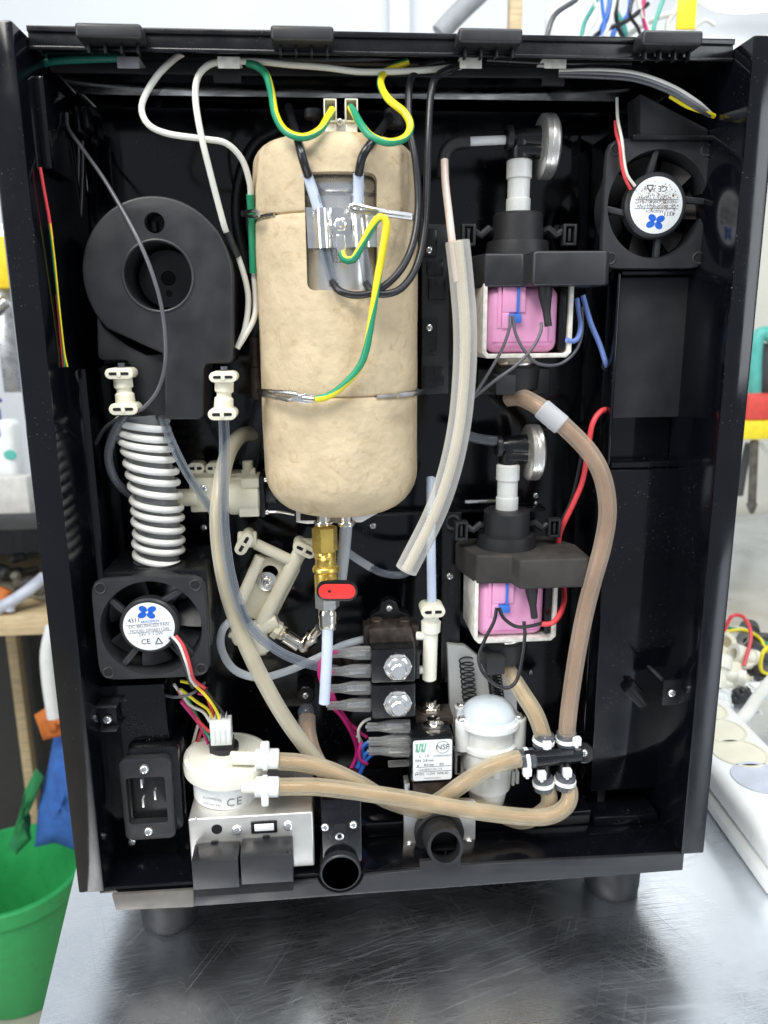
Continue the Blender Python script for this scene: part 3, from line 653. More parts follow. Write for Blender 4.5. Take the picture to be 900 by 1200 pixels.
# crimped regulators on top of the pumps
for A, d, nm in ((PU, 0, 'upper pump'), (PL, 1, 'lower pump')):
    u = US; g = group('pressure_regulator', mach, A+V((0, 0, 59*u)), 'round crimped steel regulator on the '+nm)
    o = A+V((0, 0, 82*u))
    b = B().lathe(o+V((-18*u, 0, 0)), (1, 0, 0), [(0, 8*u), (1*u, 11*u), (6*u, 13*u), (10*u, 10*u), (18*u, 12*u), (40*u, 14*u)], 24)
    b.cyl(A+V((0, 0, 59*u)), o, 12*u); b.cyl(o+V((-4*u, -.002, -13*u)), o+V((38*u, -.002, -14*u)), 9*u)
    part('regulator_body', g, b, 'black')
    part('crimped_cap', g, B().lathe(o+V((22*u, 0, -9*u)), (1, 0, 0), [(0, 24*u), (0, 32*u), (2*u, 35*u), (7*u, 35.5*u), (8*u, 34.5*u), (11*u, 35.5*u), (15*u, 35*u), (18*u, 31*u), (19*u, 0)], 48), 'plate')
    b = B().lathe(o+V((-17*u, -.001, 0)), (1, 0, 0), [(0, 9*u), (1*u, 13.5*u), (7*u, 13.5*u), (8*u, 9*u)], 20); part('lock_ring', g, b, 'wireblack')
wire('feed_elbow', mach, [(520, 208, .058), (520, 190, .058), (524, 176, .058), (534, 168, .058), (550, 166, .058)], 8, 'rubber', 'black rubber elbow above the loose thin tube', n=12)
wire('feed_tube', mach, [(545, 166, .058), (568, 165, .058), (592, 164, .058)], 5.2, 'milk', n=12)
wire('feed_tube', mach, [(540, 508, .058), (560, 514, .058), (583, 517, .058)], 6, 'greytube', n=12)
# leads of the pumps
y_ = .022
def pw(pts, m, r=1.9, lab=None): wire('pump_lead', mach, pts, r, m, lab)
pw([(598, 370, .030), (597, 385, .028), (588, 410, .027), (572, 438, .027), (553, 468, .03)], 'wiregrey')
pw([(601, 370, .030), (604, 390, .028), (614, 410, .026), (630, 426, .030), (655, 427, .036), (674, 412, .042), (682, 390, .048), (682, 360, .052)], 'wiregrey')
pw([(634, 378, .030), (634, 388, .028), (624, 408, .026), (605, 428, .026), (580, 446, .027), (553, 468, .03)], 'wiregrey')
pw([(664, 398, .038), (672, 400, .040), (678, 394, .044), (680, 378, .05), (676, 350, .055)], 'lightblue', 3)
pw([(683, 346, .056), (692, 378, .055), (703, 404, .055), (710, 426, .056), (714, 436, .075), (714, 440, .10)], 'lightblue', 3.2, 'pale blue lead hanging beside the upper pump')
pw([(582, 712, .030), (579, 728, .028), (568, 750, .026), (561, 770, .022), (566, 788, .018), (582, 803, .016), (596, 806, .016), (606, 796, .018), (612, 770, .022), (615, 745, .026), (614, 728, .029)], 'wireblack', 2.2)
pw([(585, 712, .030), (590, 724, .028), (604, 734, .026), (620, 734, .028), (636, 730, .032)], 'wireblack', 2.2)
pw([(634, 731, .032), (645, 731, .032), (655, 722, .036), (661, 705, .044), (661, 690, .055)], 'wirered', 3.2)
pw([(654, 642, .062), (657, 622, .06), (672, 590, .055), (683, 562, .052), (690, 520, .050), (694, 498, .050), (702, 484, .052), (712, 480, .055), (720, 488, .058)], 'wirered', 3.4, 'red lead arching beside the brown hose')
pw([(655, 615, .066), (668, 590, .064), (676, 560, .062), (686, 510, .06)], 'wireblack', 2.4)
part('cable_hole', mach, B().ring(P(712, 428, .0600), (0, 1, 0), .0032, .0010, 20).cyl(P(712, 428, .0600), P(712, 428, .064), .0030, m=1), ['rubber', 'hole_shade'])
b = B().pbox(545, 586, 583, 590, .075, .078, .0004); part('retaining_pin', mach, b, 'zinc')
# small plates behind the boiler hose and lower pump
g = group('mounting_strip', mach, P(512, 360, .08), 'black moulded strip with two screws beside the boiler')
part('strip', g, B().pbox(494, 262, 527, 462, .076, BK-.001, .001), 'satin')
for y0, y1, x0, x1, dd in ((268, 300, 495, 512, .074), (304, 322, 500, 520, .0745), (325, 351, 502, 522, .0735), (373, 415, 494, 512, .0745), (430, 455, 496, 520, .075)):
    part('pad', g, B().pbox(x0, y0, x1, y1, dd, .0762, .0008), 'black')
g = group('pump_rail', mach, P(530, 700, .08)); part('rail', g, B().pbox(517, 600, 540, 800, .078, BK-.001, .001), 'black'); screw(g, P(527, 675, .078), 5)
part('rail_eye', g, B().ring(P(531, 612, .076), (0, 1, 0), .0045, .0012, 20), 'satin')
part('cross_brace', mach, B().pbox(630, 500, 714, 504, .09, BK-.001, .0005), 'black')
part('cross_brace', mach, B().pbox(440, 598, 640, 602, .095, BK-.001, .0005), 'black')
part('sensor_block', mach, B().pbox(560, 432, 645, 462, .085, BK-.001, .001), 'satin')

# ---- hoses
hose('silicone_hose', mach, [(536, 283, .018), (541, 330, .017), (545, 385, .016), (544, 440, .016), (538, 500, .016), (526, 555, .016), (508, 605, .017), (476, 668, .018)], 13.8, 'silicone', 'core', 'thick milky silicone hose hanging open-ended right of the boiler', bore=.40)
wire('thin_tube', mach, [(521, 188, .040), (522, 215, .034), (526, 250, .026), (530, 284, .019), (536, 330, .017)], 4.6, 'thinpink', 'thin pinkish tube entering the thick silicone hose', n=12)
hose('brown_hose', mach, [(597, 466, .058), (612, 466, .048), (640, 482, .035), (668, 506, .028), (692, 532, .025), (707, 562, .024), (712, 600, .024), (706, 640, .024), (695, 680, .024), (684, 725, .024), (674, 780, .024), (667, 830, .024), (664, 862, .024)], 10.6, 'rose', 'rosecore', 'long brown-tinted hose curving from upper pump down to manifold')
g = group('hose_sleeve', mach, P(647, 488, .03), 'milky sleeve around the top of the brown hose'); q0, q1 = P(634, 478, .035), P(659, 499, .030)
part('sleeve', g, B().cyl(q0, q1, 12.6*mp(647, 488, .03), n=24), 'tubewhite')
hose('tan_hose', mach, [(591, 775, .058), (598, 790, .05), (612, 812, .040), (628, 838, .030), (637, 864, .026)], 10, 'tan', 'tancore', 'short tan hose from lower pump to manifold')
hose('tan_hose', mach, [(322, 530, .098), (306, 512, .094), (284, 510, .080), (266, 535, .050), (256, 590, .030), (257, 640, .026), (267, 695, .022), (288, 755, .020), (318, 815, .022), (345, 858, .028), (372, 892, .034), (395, 915, .036)], 9.6, 'pale', 'palecore', 'long tan hose sweeping down from behind the boiler')
hose('tan_hose', mach, [(360, 840, .060), (361, 860, .050), (368, 885, .040), (385, 910, .034), (420, 935, .032)], 10, 'rose', 'rosecore', 'tan hose running down from the black stub')
hose('tan_hose', mach, [(326, 892, .018), (352, 894, .017), (385, 902, .018), (420, 918, .020), (455, 938, .024), (500, 950, .028), (545, 945, .030), (580, 952, .030), (612, 962, .028), (638, 950, .026), (644, 935, .024), (637, 915, .024)], 9.6, 'tan', 'tancore', 'tan hose from the upper port of the flow meter')
hose('tan_hose', mach, [(326, 922, .010), (370, 922, .008), (420, 928, .008), (480, 937, .008), (540, 948, .009), (600, 956, .010), (640, 957, .012), (662, 946, .015), (668, 930, .019), (662, 914, .023)], 9.8, 'tan', 'tancore', 'tan hose looping along the front from the lower port of the flow meter')
hose('tan_hose', mach, [(608, 889, .020), (590, 893, .018), (566, 903, .018), (540, 920, .020), (515, 938, .026), (490, 950, .034)], 10, 'tan', 'tancore', 'tan hose leaving the end of the manifold')
# black stub
b = B().lathe(P(359, 850, .058), P(359, 832, .064)-P(359, 850, .058), [(0, .0058), (.004, .0062), (.0045, .0054), (.008, .0060), (.010, .0060), (.014, .0040)], 20); part('hose_stub', mach, b, 'greytube')
# clear and white small tubes
wire('clear_tube', mach, [(262, 488, .024), (263, 520, .026), (262, 570, .022), (263, 620, .018), (270, 672, .015), (282, 712, .015), (300, 742, .018), (330, 765, .03), (365, 779, .04), (395, 785, .05)], 6, 'clear', 'clear tube dropping from the right clip coupling', n=14, hollow=.6)
wire('clear_tube', mach, [(190, 488, .040), (202, 520, .034), (218, 552, .030), (238, 583, .030), (252, 604, .034)], 5.2, 'clear', 'clear tube slanting beside the ribbed hose', n=12, hollow=.6)
wire('clear_tube', mach, [(147, 486, .032), (134, 508, .036), (127, 535, .040), (135, 562, .045), (156, 583, .055), (175, 590, .065)], 5, 'greytube', 'grey clear tube bowing left of the ribbed hose', n=12)
wire('white_tube', mach, [(272, 725, .05), (260, 740, .045), (260, 762, .042), (275, 785, .042), (303, 794, .044), (335, 787, .046), (370, 772, .048), (400, 757, .052), (430, 748, .055)], 4.6, 'tubewhite', 'thin white tube looping under the cream valve', n=12)
wire('blunt_tube', mach, [(384, 738, .035), (383, 770, .03), (380, 824, .028)], 6.5, 'ptfe', 'pale blue tube ending blunt below the brass valve', n=14)
wire('drop_tube', mach, [(505, 560, .07), (505, 620, .052), (506, 712, .046)], 5.4, 'ptfe', 'pale blue tube dropping into the white tee', n=14)
wire('drain_tube', mach, [(406, 612, .047), (403, 645, .048), (398, 690, .055)], 7.4, 'tubewhite', 'white tube from the second boiler nipple', n=14)
wire('side_tube', mach, [(404, 645, .06), (420, 656, .058), (436, 666, .056)], 4.8, 'tubewhite', n=12)
wire('side_tube', mach, [(434, 665, .056), (450, 672, .056), (475, 672, .06), (500, 650, .08)], 4.6, 'greytube', n=12)
wire('grey_cable', mach, [(78, 133, .055), (80, 150, .05), (95, 172, .042), (125, 215, .030), (160, 277, .018), (180, 325, .014), (191, 370, .014), (194, 420, .014), (186, 455, .018), (168, 478, .022), (150, 485, .026), (125, 500, .04), (112, 520, .055)], 2.4, 'wiregrey', 'grey cable falling across the blower housing')
for x in (93, 98): wire('thin_cable', mach, [(x-1, 165, .09), (x-1, 200, .09), (x-4, 260, .088), (x-12, 320, .085), (x-20, 380, .08)], 1.4, 'wiregrey')
b = B().pbox(88, 124, 93, 155, .085, .1, .0008); b.pbox(96, 124, 103, 150, .088, .1, .0008); part('cable_grommet', mach, b, 'black')

# ---- cream solenoid block at the left of the boiler base
g = group('cream_valve_block', mach, P(265, 600, .07), 'cream plastic valve block partly behind the tan hose')
b = B().pbox(222, 560, 290, 600, .066, .09, .0012); b.pbox(222, 553, 262, 566, .070, .09, .001); b.pbox(262, 555, 298, 570, .072, .09, .001); part('body', g, b, 'cream')
b = B().cyl(P(268, 582, .068), P(306, 582, .068), .0115, n=28); b.pbox(280, 592, 304, 606, .058, .082, .0008); b.pbox(282, 561, 304, 572, .058, .082, .0008); part('valve_head', g, b, 'cream')
b = B().cyl(P(205, 583, .066), P(232, 583, .066), .0055, n=20); part('inlet_port', g, b, 'cream')
for x, y in ((231, 547), (252, 547)): clip_ring(g, P(x, y, .072), mp(x, y, .07), 10, 6.5, .012)
b = B().cyl(P(291, 556, .075), P(290, 540, .075), .0035); b.cyl(P(284, 556, .075), P(300, 554, .075), .0035); part('nipple', g, b, 'cream')
part('flange', g, B().pbox(304, 558, 310, 606, .057, .086, .0006), 'black'); screw(g, P(239, 572, .066), 4.8)
for y in (562, 600): part('bolt', g, B().cyl(P(309, y, .06), P(315, y, .06), .0017), 'zinc')
part('solenoid_core', g, B().cyl(P(310, 580, .072), P(324, 580, .072), .0055), 'greytube')
b = B().tube([P(315, 600, .06), P(330, 600, .06), P(345, 603, .06)], .0008, 6); part('lead', g, b, 'zinc')
# ---- slanted cream mixing valve
g = group('cream_mixing_valve', mach, P(312, 740, .07), 'cream Y-shaped valve tilted beside the brass tap'); dd = .066; u = mp(315, 690, dd)
b = B().pprism([(303, 652), (345, 656), (352, 668), (318, 736), (290, 722), (282, 702)], dd+.004, dd+.012, .001); pl_ = part('web', g, b, 'cream')
cut = part('cutter', None, B().cyl(P(316, 676, 0), P(316, 676, 0)+V((0, .2, 0)), .0055, n=24, c=.01), 'hole_shade')
cut2 = P(316, 674, dd); cut.location = V((cut2.x, .07, cut2.z)); boolean(pl_, cut)
b = B(); b.cyl(P(299, 637, dd), P(348, 660, dd), 6.5*u, n=20); b.cyl(P(305, 652, dd), P(281, 706, dd), 6.5*u, n=20); b.cyl(P(352, 646, dd), P(303, 738, dd), 8.5*u, n=20)
b.cyl(P(273, 748, dd), P(326, 727, dd), 10*u, n=20); b.cyl(P(298, 730, dd), P(308, 763, dd), 11*u, n=20); b.pprism([(266, 746), (276, 734), (300, 752), (316, 757), (312, 768), (298, 770)], dd-.004, dd+.006, .001)
part('pipework', g, b, 'cream')
for (x, y), an in (((290, 632), -.45), ((356, 640), .5)):
    o = P(x, y, dd); Mr = Matrix.Rotation(an+(1.15 if an > 0 else -1.1), 3, 'Y')
    b = B().cyl(o+Mr @ V((0, 0, -.006)), o+Mr @ V((0, 0, .006)), 9.5*u, n=20); part('port_nut', g, b, 'cream')
clip_ring(g, P(287, 634, dd-.002), u, 14, 7, .016, Matrix.Rotation(-1.0, 3, 'Y')); clip_ring(g, P(357, 641, dd-.002), u, 14, 7, .016, Matrix.Rotation(.5, 3, 'Y'))
part('washer', g, B().lathe(P(313, 681, dd+.003), (0, -1, 0), [(0, 11.5*u), (.001, 11.5*u), (.0012, 10.5*u)], 28), 'zinc'); screw(g, P(313, 681, dd+.001), 6.5)
b = B().lathe(P(321, 736, dd), P(336, 745, dd)-P(321, 736, dd), [(0, .0062), (.004, .0064), (.0045, .0050), (.008, .0050)], 6); part('hex_nut', g, b, 'cream')
# ---- nickel elbow
g = group('nickel_elbow', mach, P(355, 755, .058), 'bright nickel elbow joining the cream valve and brass tap'); u = mp(355, 745, .058)
b = B().lathe(P(329, 742, .06), P(352, 757, .058)-P(329, 742, .06), [(0, 5*u), (2*u, 9*u), (4*u, 9*u), (5*u, 7*u), (7*u, 9.5*u), (26*u, 9.5*u)], 18); part('arm', g, b, 'chrome')
b = B().ball(P(356, 757, .058), 9*u, 9*u, 9*u); part('corner', g, b, 'chrome')
b = B().lathe(P(357, 757, .058), P(378, 732, .045)-P(357, 757, .058), [(0, 7.5*u), (14*u, 7.5*u), (14.5*u, 9*u), (22*u, 9*u), (22.5*u, 6*u), (40*u, 6*u)], 18); part('arm', g, b, 'chrome')
# ---- brass tap
g = group('brass_tap', mach, P(383, 740, .04), 'brass ball valve with red lever under the boiler'); u = mp(382, 660, .04); o = P(380, 616, .042); e = P(385, 742, .038); ax = e-o; L_ = ax.length
hexp = [(0, 11*u), (2*u, 15*u), (30*u, 15*u), (32*u, 12*u)]
part('hex_body', g, B().lathe(o, ax, hexp, 6), 'brass')
part('barrel', g, B().lathe(o, ax, [(29*u, 11.5*u), (33*u, 12.5*u), (34*u, 13*u), (36*u, 12*u), (38*u, 13*u), (40*u, 12*u), (47*u, 12.5*u), (48*u, 14.5*u), (50*u, 16*u), (54*u, 16*u), (56*u, 13.5*u), (60*u, 14*u), (80*u, 14*u)], 28), 'brass')
part('steel_nut', g, B().lathe(o, ax, [(78*u, 11*u), (79*u, 14.5*u), (98*u, 14.5*u), (100*u, 12*u)], 6), 'brushed')
part('compression_ring', g, B().lathe(o, ax, [(99*u, 9*u), (101*u, 11*u), (108*u, 12*u), (114*u, 11*u), (116*u, 11.5*u), (122*u, 10.5*u), (126*u, 9*u)], 28), 'chrome')
z_ = .020
b = B().prism(pp(stadium(395, 693, 24.5, 12), z_), z_, z_+.0035, .0009); part('lever_backing', g, b, 'black')
b = B().prism(pp(stadium(395, 693.5, 22, 8.5), z_-.0008), z_-.0012, z_+.001, .0007); b.cyl(P(386, 693, z_-.0014), P(386, 693, z_-.0014)+V((0, .001, 0)), 1.7*u, m=1); part('lever', g, b, ['red', 'hole_shade'], 'red lever plate of the brass tap')
part('lever_stem', g, B().cyl(P(384, 693, z_+.0036), P(384, 693, .045), .0045), 'brass')

# ---- double solenoid valve
g = group('double_solenoid_valve', mach, P(460, 840, .06), 'black double solenoid valve with two hex nuts and clear spade sleeves'); d = .034
b = B().pprism([(432, 737), (482, 735), (488, 760), (434, 764)], .046, .066, .0008); part('valve_block', g, b, 'brown_metal')
part('coil_block', g, B().pbox(435, 761, 487, 800, d, .064, .0012), 'black'); part('coil_block', g, B().pbox(435, 803, 487, 842, d, .064, .0012), 'black')
part('coil_flank', g, B().pbox(486.5, 765, 492, 796, d+.006, .06, .001), 'rubber')
for (x, y) in ((466, 781), (466, 824)):
    o = P(x, y, d); u = mp(x, y, d)
    b = B().lathe(o, (0, -1, 0), [(-.0002, 17*u), (.0008, 17*u), (.0010, 15.5*u), (.0011, 15.5*u), (.0042, 15.5*u), (.0052, 13*u)], 6); b.lathe(o, (0, -1, 0), [(0, 16*u), (.0012, 16*u)], 28); b.lathe(o, (0, -1, 0), [(.004, 9.5*u), (.0080, 9.5*u), (.0088, 8*u)], 24)
    part('hex_nut', g, b, 'zinc')
for x in (441, 474): part('port_boss', g, B().cyl(P(x, 738, .056), P(x, 725, .056), .0042), 'brown_metal')
b = B().pprism([(434, 738), (434, 722), (444, 716), (447, 706), (456, 702), (465, 706), (468, 716), (480, 720), (480, 738), (470, 738), (470, 730), (444, 730), (444, 738)], .062, .07, .0008); part('bracket', g, b, 'black'); screw(g, P(456, 713, .062), 4.6)
part('end_clip', g, B().pbox(426, 734, 433, 757, .05, .062, .0008), 'brown_metal'); part('end_clip', g, B().pbox(482, 733, 491, 758, .05, .062, .0008), 'brown_metal')
def spade(g, x0, x1, y, d, r=8):
    q = [P(x0, y, d), P(x0+(x1-x0)*.35, y-.5, d), P(x0+(x1-x0)*.6, y-1, d), P(x1, y-1, d)]; u = mp(x0, y, d)
    b = B().tube(q, lambda t: (r*.62+r*.38*min(1, max(0, (t-.25)*3)))*u, 12, hollow=.86); b.tube([q[0]-V((.001, 0, 0)), q[1]], 2.2*u, 8, 1); b.box(q[1].x, q[3].x, d-.0004, d+.0004, q[2].z-r*.5*u, q[2].z+r*.5*u, .0001, 1)
    b.tube([q[1]-V((.002, 0, 0)), q[1]+V((.003, 0, 0))], 3.6*u, 8, 1)
    part('spade_sleeve', g, b, ['clearspade', 'zinc'])
for x0, y in ((389, 766), (388, 787), (384, 807), (384, 827)): spade(g, x0, 434, y, .044, 8.2)
for pts in ([(396, 764, .043), (382, 767, .042), (374, 782, .040), (377, 800, .040), (388, 818, .046), (402, 838, .054), (416, 862, .058), (424, 885, .058), (420, 905, .058), (405, 915, .058)],
            [(392, 787, .043), (384, 790, .042), (381, 800, .042), (392, 822, .048), (408, 845, .056), (422, 858, .056), (430, 864, .055)],
            [(424, 870, .052), (421, 880, .05), (422, 890, .05), (430, 895, .052)], [(388, 808, .043), (394, 824, .048), (410, 850, .056), (420, 872, .06), (416, 898, .06), (402, 918, .06)], [(389, 828, .044), (402, 842, .05), (414, 864, .056), (418, 884, .058), (408, 908, .058)]):
    wire('magenta_lead', g, pts, 2.3, 'magenta')
for pts in ([(434, 842, .052), (426, 846, .05), (420, 856, .05), (422, 870, .054)], [(418, 862, .056), (424, 870, .056), (420, 890, .06), (410, 902, .06)]): wire('white_lead', g, pts, 1.8, 'wirewhite')
for pts in ([(436, 868, .05), (426, 874, .05), (424, 890, .054), (414, 910, .058)], [(438, 878, .05), (428, 884, .05), (426, 897, .054), (418, 912, .058)], [(434, 872, .054), (422, 880, .056), (420, 896, .058), (408, 914, .06)], [(436, 884, .05), (428, 892, .052), (422, 906, .056), (412, 918, .06)]): wire('blue_lead', g, pts, 2.4, 'blue')
# ---- white tee
g = group('white_tee', mach, P(504, 795, .05), 'white plastic tee beside the double solenoid valve'); u = mp(505, 750, .046)
b = B().lathe(P(503, 797, .046), P(505.5, 715, .046)-P(503, 797, .046), [(0, 6*u), (2*u, 8.5*u), (60*u, 8.5*u), (62*u, 11*u), (74*u, 11.5*u), (75*u, 9*u), (82*u, 9*u)], 24); b.cyl(P(488, 745, .048), P(503, 745, .046), 5*u); b.cyl(P(488, 785, .048), P(503, 785, .046), 5*u)
part('body', g, b, 'ivory'); clip_ring(g, P(506, 713, .044), u, 14, 7, .014)
# ---- single solenoid valve with label
g = group('labelled_solenoid_valve', mach, P(505, 925, .05), 'black solenoid valve with white certification label'); d = .026
part('coil_block', g, B().box(P(482, 890, d).x, P(531, 890, d).x, d, .052, P(505, 916, d).z, P(505, 864, d).z, .0012), 'black')
part('top_plate', g, B().box(P(487, 845, .046).x, P(531, 845, .046).x, .046, .064, P(505, 850, .046).z-.0004, P(505, 840, .046).z, .0006), 'brown_metal')
u = mp(505, 880, d); zt = P(505, 864, d).z
for x, y, z, r in ((508, d+.012, zt, 12.5), (505, .056, P(505, 840, .046).z, 12.5)):
    X_ = P(x, 858, y).x if z == zt else P(504, 835, y).x
    b = B().lathe((X_, y, z), (0, 0, 1), [(0, 14*u), (.0006, 14*u), (.0007, r*u), (.0034, r*u), (.0040, r*.8*u)], 6); b.lathe((X_, y, z), (0, 0, 1), [(0, 14*u), (.0008, 14*u)], 24); b.lathe((X_, y, z), (0, 0, 1), [(.0036, 7.5*u), (.0068, 7.5*u), (.0072, 6*u)], 20)
    part('hex_nut', g, b, 'chrome')
lx0, lx1, lz0, lz1 = P(484, 890, d).x, P(529.5, 890, d).x, P(505, 914, d).z, P(505, 867, d).z
b = B(); b.prism(rrect(lx0, lz0, lx1, lz1, .0016, 4), d-.0003, d+.0002, 0); lw, lh = lx1-lx0, lz1-lz0
def LT(s, x, y, size, m): b.text(s, size, Matrix.Translation((lx0+lw*x, d-.00036, lz0+lh*y)) @ Matrix.Rotation(math.pi/2, 4, 'X'), m)
LT('NSF', .76, .81, .0052, 1); b.ring((lx0+lw*.76, d-.00036, lz0+lh*.81), (0, 1, 0), .0042, .00013, 32, 6, 1); LT('COMPONENT', .76, .60, .0019, 3)
for k in range(4): b.tube([V((lx0+lw*(.07+.07*k), d-.0004, lz0+lh*.72)), V((lx0+lw*(.12+.07*k), d-.0004, lz0+lh*.93))], .00035, 5, 2)
b.tube([V((lx0+lw*.07, d-.0004, lz0+lh*.93)), V((lx0+lw*.12, d-.0004, lz0+lh*.72))], .0003, 5, 2); b.tube([V((lx0+lw*.21, d-.0004, lz0+lh*.93)), V((lx0+lw*.26, d-.0004, lz0+lh*.72))], .0003, 5, 2)
LT('s    1.8', .28, .61, .0024, 3); LT('DN  2.8 mm', .30, .50, .0024, 1); LT('p     8.0 bar     ED', .45, .39, .0024, 1); LT('13A4890150-175', .44, .27, .0023, 3); LT('24VDC  11,5W  100% ED', .48, .165, .0021, 1); LT('MADE IN ITALY', .5, .05, .0016, 3)
for yy in (.335, .215): b.add([V((lx0+lw*.08, d-.00036, lz0+lh*yy)), V((lx0+lw*.98, d-.00036, lz0+lh*yy)), V((lx0+lw*.98, d-.00036, lz0+lh*(yy+.012))), V((lx0+lw*.08, d-.00036, lz0+lh*(yy+.012)))], [(0, 1, 2, 3)], 1)
part('certification_label', g, b, ['paper', 'ink', 'inkgreen', 'inkgrey'], 'white label marked NSF')
for x0, x1, y in ((430, 480, 852), (432, 482, 869), (432, 482, 880)): spade(g, x0, x1, y, .040, 8.2)
b = B().pbox(455, 892, 482, 899, .04, .042, .0005); part('spare_terminal', g, b, 'clearspade')
part('valve_body', g, B().pbox(484, 917, 528, 935, .03, .055, .001), 'brown_metal')
b = B().pbox(474, 918, 480, 936, .03, .04, .0004); part('bracket_leg', g, b, 'zinc')
# ---- white piston chamber with its spring plate
g = group('spring_plate', mach, P(560, 880, .08), 'white plastic plate with two dark springs behind the piston chamber')
b = B().pprism([(524, 755), (545, 757), (572, 778), (606, 790), (606, 880), (536, 885), (527, 830)], .074, .080, .001); part('plate', g, b, 'white')
for x0, x1, y0, y1 in ((546, 552, 772, 838), (578, 583, 782, 820)):
    c0, c1 = P(x0, y0, .068), P(x0+(x1-x0), y1, .068); pts = []; tn = 11
    for i in range(tn*12+1):
        t = i/(tn*12); a = 2*math.pi*tn*t; c = c0.lerp(c1, t); pts.append(c+V((.0047*math.cos(a), .0047*math.sin(a), 0)))
    part('coil_spring', g, B().tube(pts, .0006, 6), 'wireblack', angle=80)
g = group('piston_chamber', mach, P(573, 945, .05), 'translucent white piston chamber with domed lid'); u = mp(573, 870, .045); o = P(573, 838, .046)
part('domed_lid', g, B().lathe(o+V((0, 0, -.001)), (0, 0, 1), [(0, 34*u), (2*u, 34*u), (4*u, 31*u)]+[(4*u+19*u*math.sin(math.radians(a)), 31*u*math.cos(math.radians(a))) for a in range(10, 91, 10)], 40), 'milkblue')
part('chamber', g, B().lathe(o, (0, 0, -1), [(0, 35*u), (1*u, 37*u), (7*u, 37*u), (8*u, 31*u), (14*u, 30*u), (30*u, 30*u), (31*u, 34*u), (36*u, 34.5*u), (37*u, 32*u), (62*u, 31*u), (63*u, 28*u), (90*u, 27*u), (91*u, 24*u), (112*u, 20*u)], 40), 'milk')
for x, y in ((-33, -.006), (33, -.006), (0, .018), (-28, .014)):
    part('lug', g, B().cyl(o+V((x*u, y, 1*u)), o+V((x*u, y, -36*u)), 8.5*u, n=18), 'milk'); screw(g, o+V((x*u, y, 1*u)), 6.5, (0, 0, 1))
part('lug', g, B().cyl(o+V((3*u, -.0165, -36*u)), o+V((3*u, -.0165, -62*u)), 7*u, n=18), 'milk'); screw(g, o+V((3*u, -.0165, -36*u)), 6.5, (0, 0, 1))
b = B(); b.text('04/11', .0042, Matrix.Translation(o+V((21*u, -.0150, -52*u))) @ Matrix.Rotation(.75, 4, 'Z') @ Matrix.Rotation(-.25, 4, 'Y') @ Matrix.Rotation(math.pi/2, 4, 'X'), 0); part('moulded_mark', g, b, 'ink')
b = B().pbox(533, 882, 548, 908, .05, .06, .001); b.pbox(536, 886, 540, 906, .0495, .0505, 0, 1); part('side_bracket', g, b, ['white', 'hole_shade'])
for k in range(4): part('tooth', g, B().pbox(590+k*5, 905, 593.5+k*5, 925-k*2, .04, .055, .0004), 'milk')

# ---- manifold with cable ties
g = group('manifold', mach, P(650, 890, .03), 'black five-way hose manifold with white cable ties'); u = mp(650, 885, .026)
b = B().cyl(P(606, 890, .024), P(680, 882, .026), 11*u, n=24)
for x, y in ((638, 868), (664, 864)): b.cyl(P(x, y+2, .026), P(x, 888, .026), 8.5*u)
for x, y in ((637, 914), (661, 912)): b.cyl(P(x, y, .024), P(x, 888, .026), 8*u)
b.cyl(P(684, 882, .026), P(684, 882, .036), 12*u, n=24); part('pipe_body', g, b, 'black')
b = B().box(P(618, 884, .012).x, P(676, 884, .012).x, .0175, .020, P(648, 887, .017).z, P(648, 880, .017).z, .0006); part('rib', g, b, 'black')
for (x, y, d), ax, hd in (((637, 868, .026), (0.15, 0, 1), (4, 5)), ((664, 866, .025), (-.05, 0, 1), (12, 3)), ((617, 889, .022), (1, 0, .1), (1, 16)), ((637, 917, .024), (.1, 0, -1), (-2, -8)), ((662, 915, .022), (-.1, 0, -1), (3, -9))):
    o = P(x, y, d); A_ = V(ax).normalized()
    part('hose_cuff', g, B().cyl(o-A_*9*u, o+A_*10*u, 11.6*u, n=24), 'greytube')
    h = P(x+hd[0], y+hd[1], d-.0068)
    b = B().lathe(o-A_*2.2*u, A_, [(0, 12*u), (0.2*u, 13*u), (4.4*u, 13*u), (4.6*u, 12*u)], 28); b.box(h.x-5*u, h.x+5*u, h.y-.0015, h.y+.003, h.z-5*u, h.z+5*u, .0008); b.box(h.x-2*u, h.x+2*u, h.y-.001, h.y+.002, h.z-8*u, h.z+2*u, .0005)
    part('cable_tie', g, b, 'white')
# ---- flow meter
g = group('flow_meter', mach, P(265, 945, .03), 'white round flow meter with two hose ports, on the steel box'); o = P(266, 899, .034); u = mp(266, 905, .034)
T_ = Matrix.Rotation(.03, 3, 'X') @ Matrix.Rotation(.05, 3, 'Y'); up = T_ @ V((0, 0, 1))
part('cap', g, B().lathe(o, up, [(0, 46*u), (1*u, 49*u), (10*u, 50*u), (17*u, 49*u), (18*u, 46.5*u), (18.5*u, 44*u), (17.5*u, 43*u), (17.5*u, 22*u), (20*u, 21*u), (20*u, 0)], 56), 'ivory')
part('housing', g, B().lathe(o-up*31*u, up, [(0, 37*u), (1*u, 38.5*u), (31*u, 39.5*u)], 48), 'white')
b = B(); R_ = 39.6*u
for s, a in (('C', -78), ('E', -64)):
    an = math.radians(a); b.text(s, .0078, Matrix.Translation(o-up*21*u+T_ @ V((R_*math.cos(an), R_*math.sin(an), 0))) @ T_.to_4x4() @ Matrix.Rotation(an+math.pi/2, 4, 'Z') @ Matrix.Rotation(math.pi/2, 4, 'X'), 0)
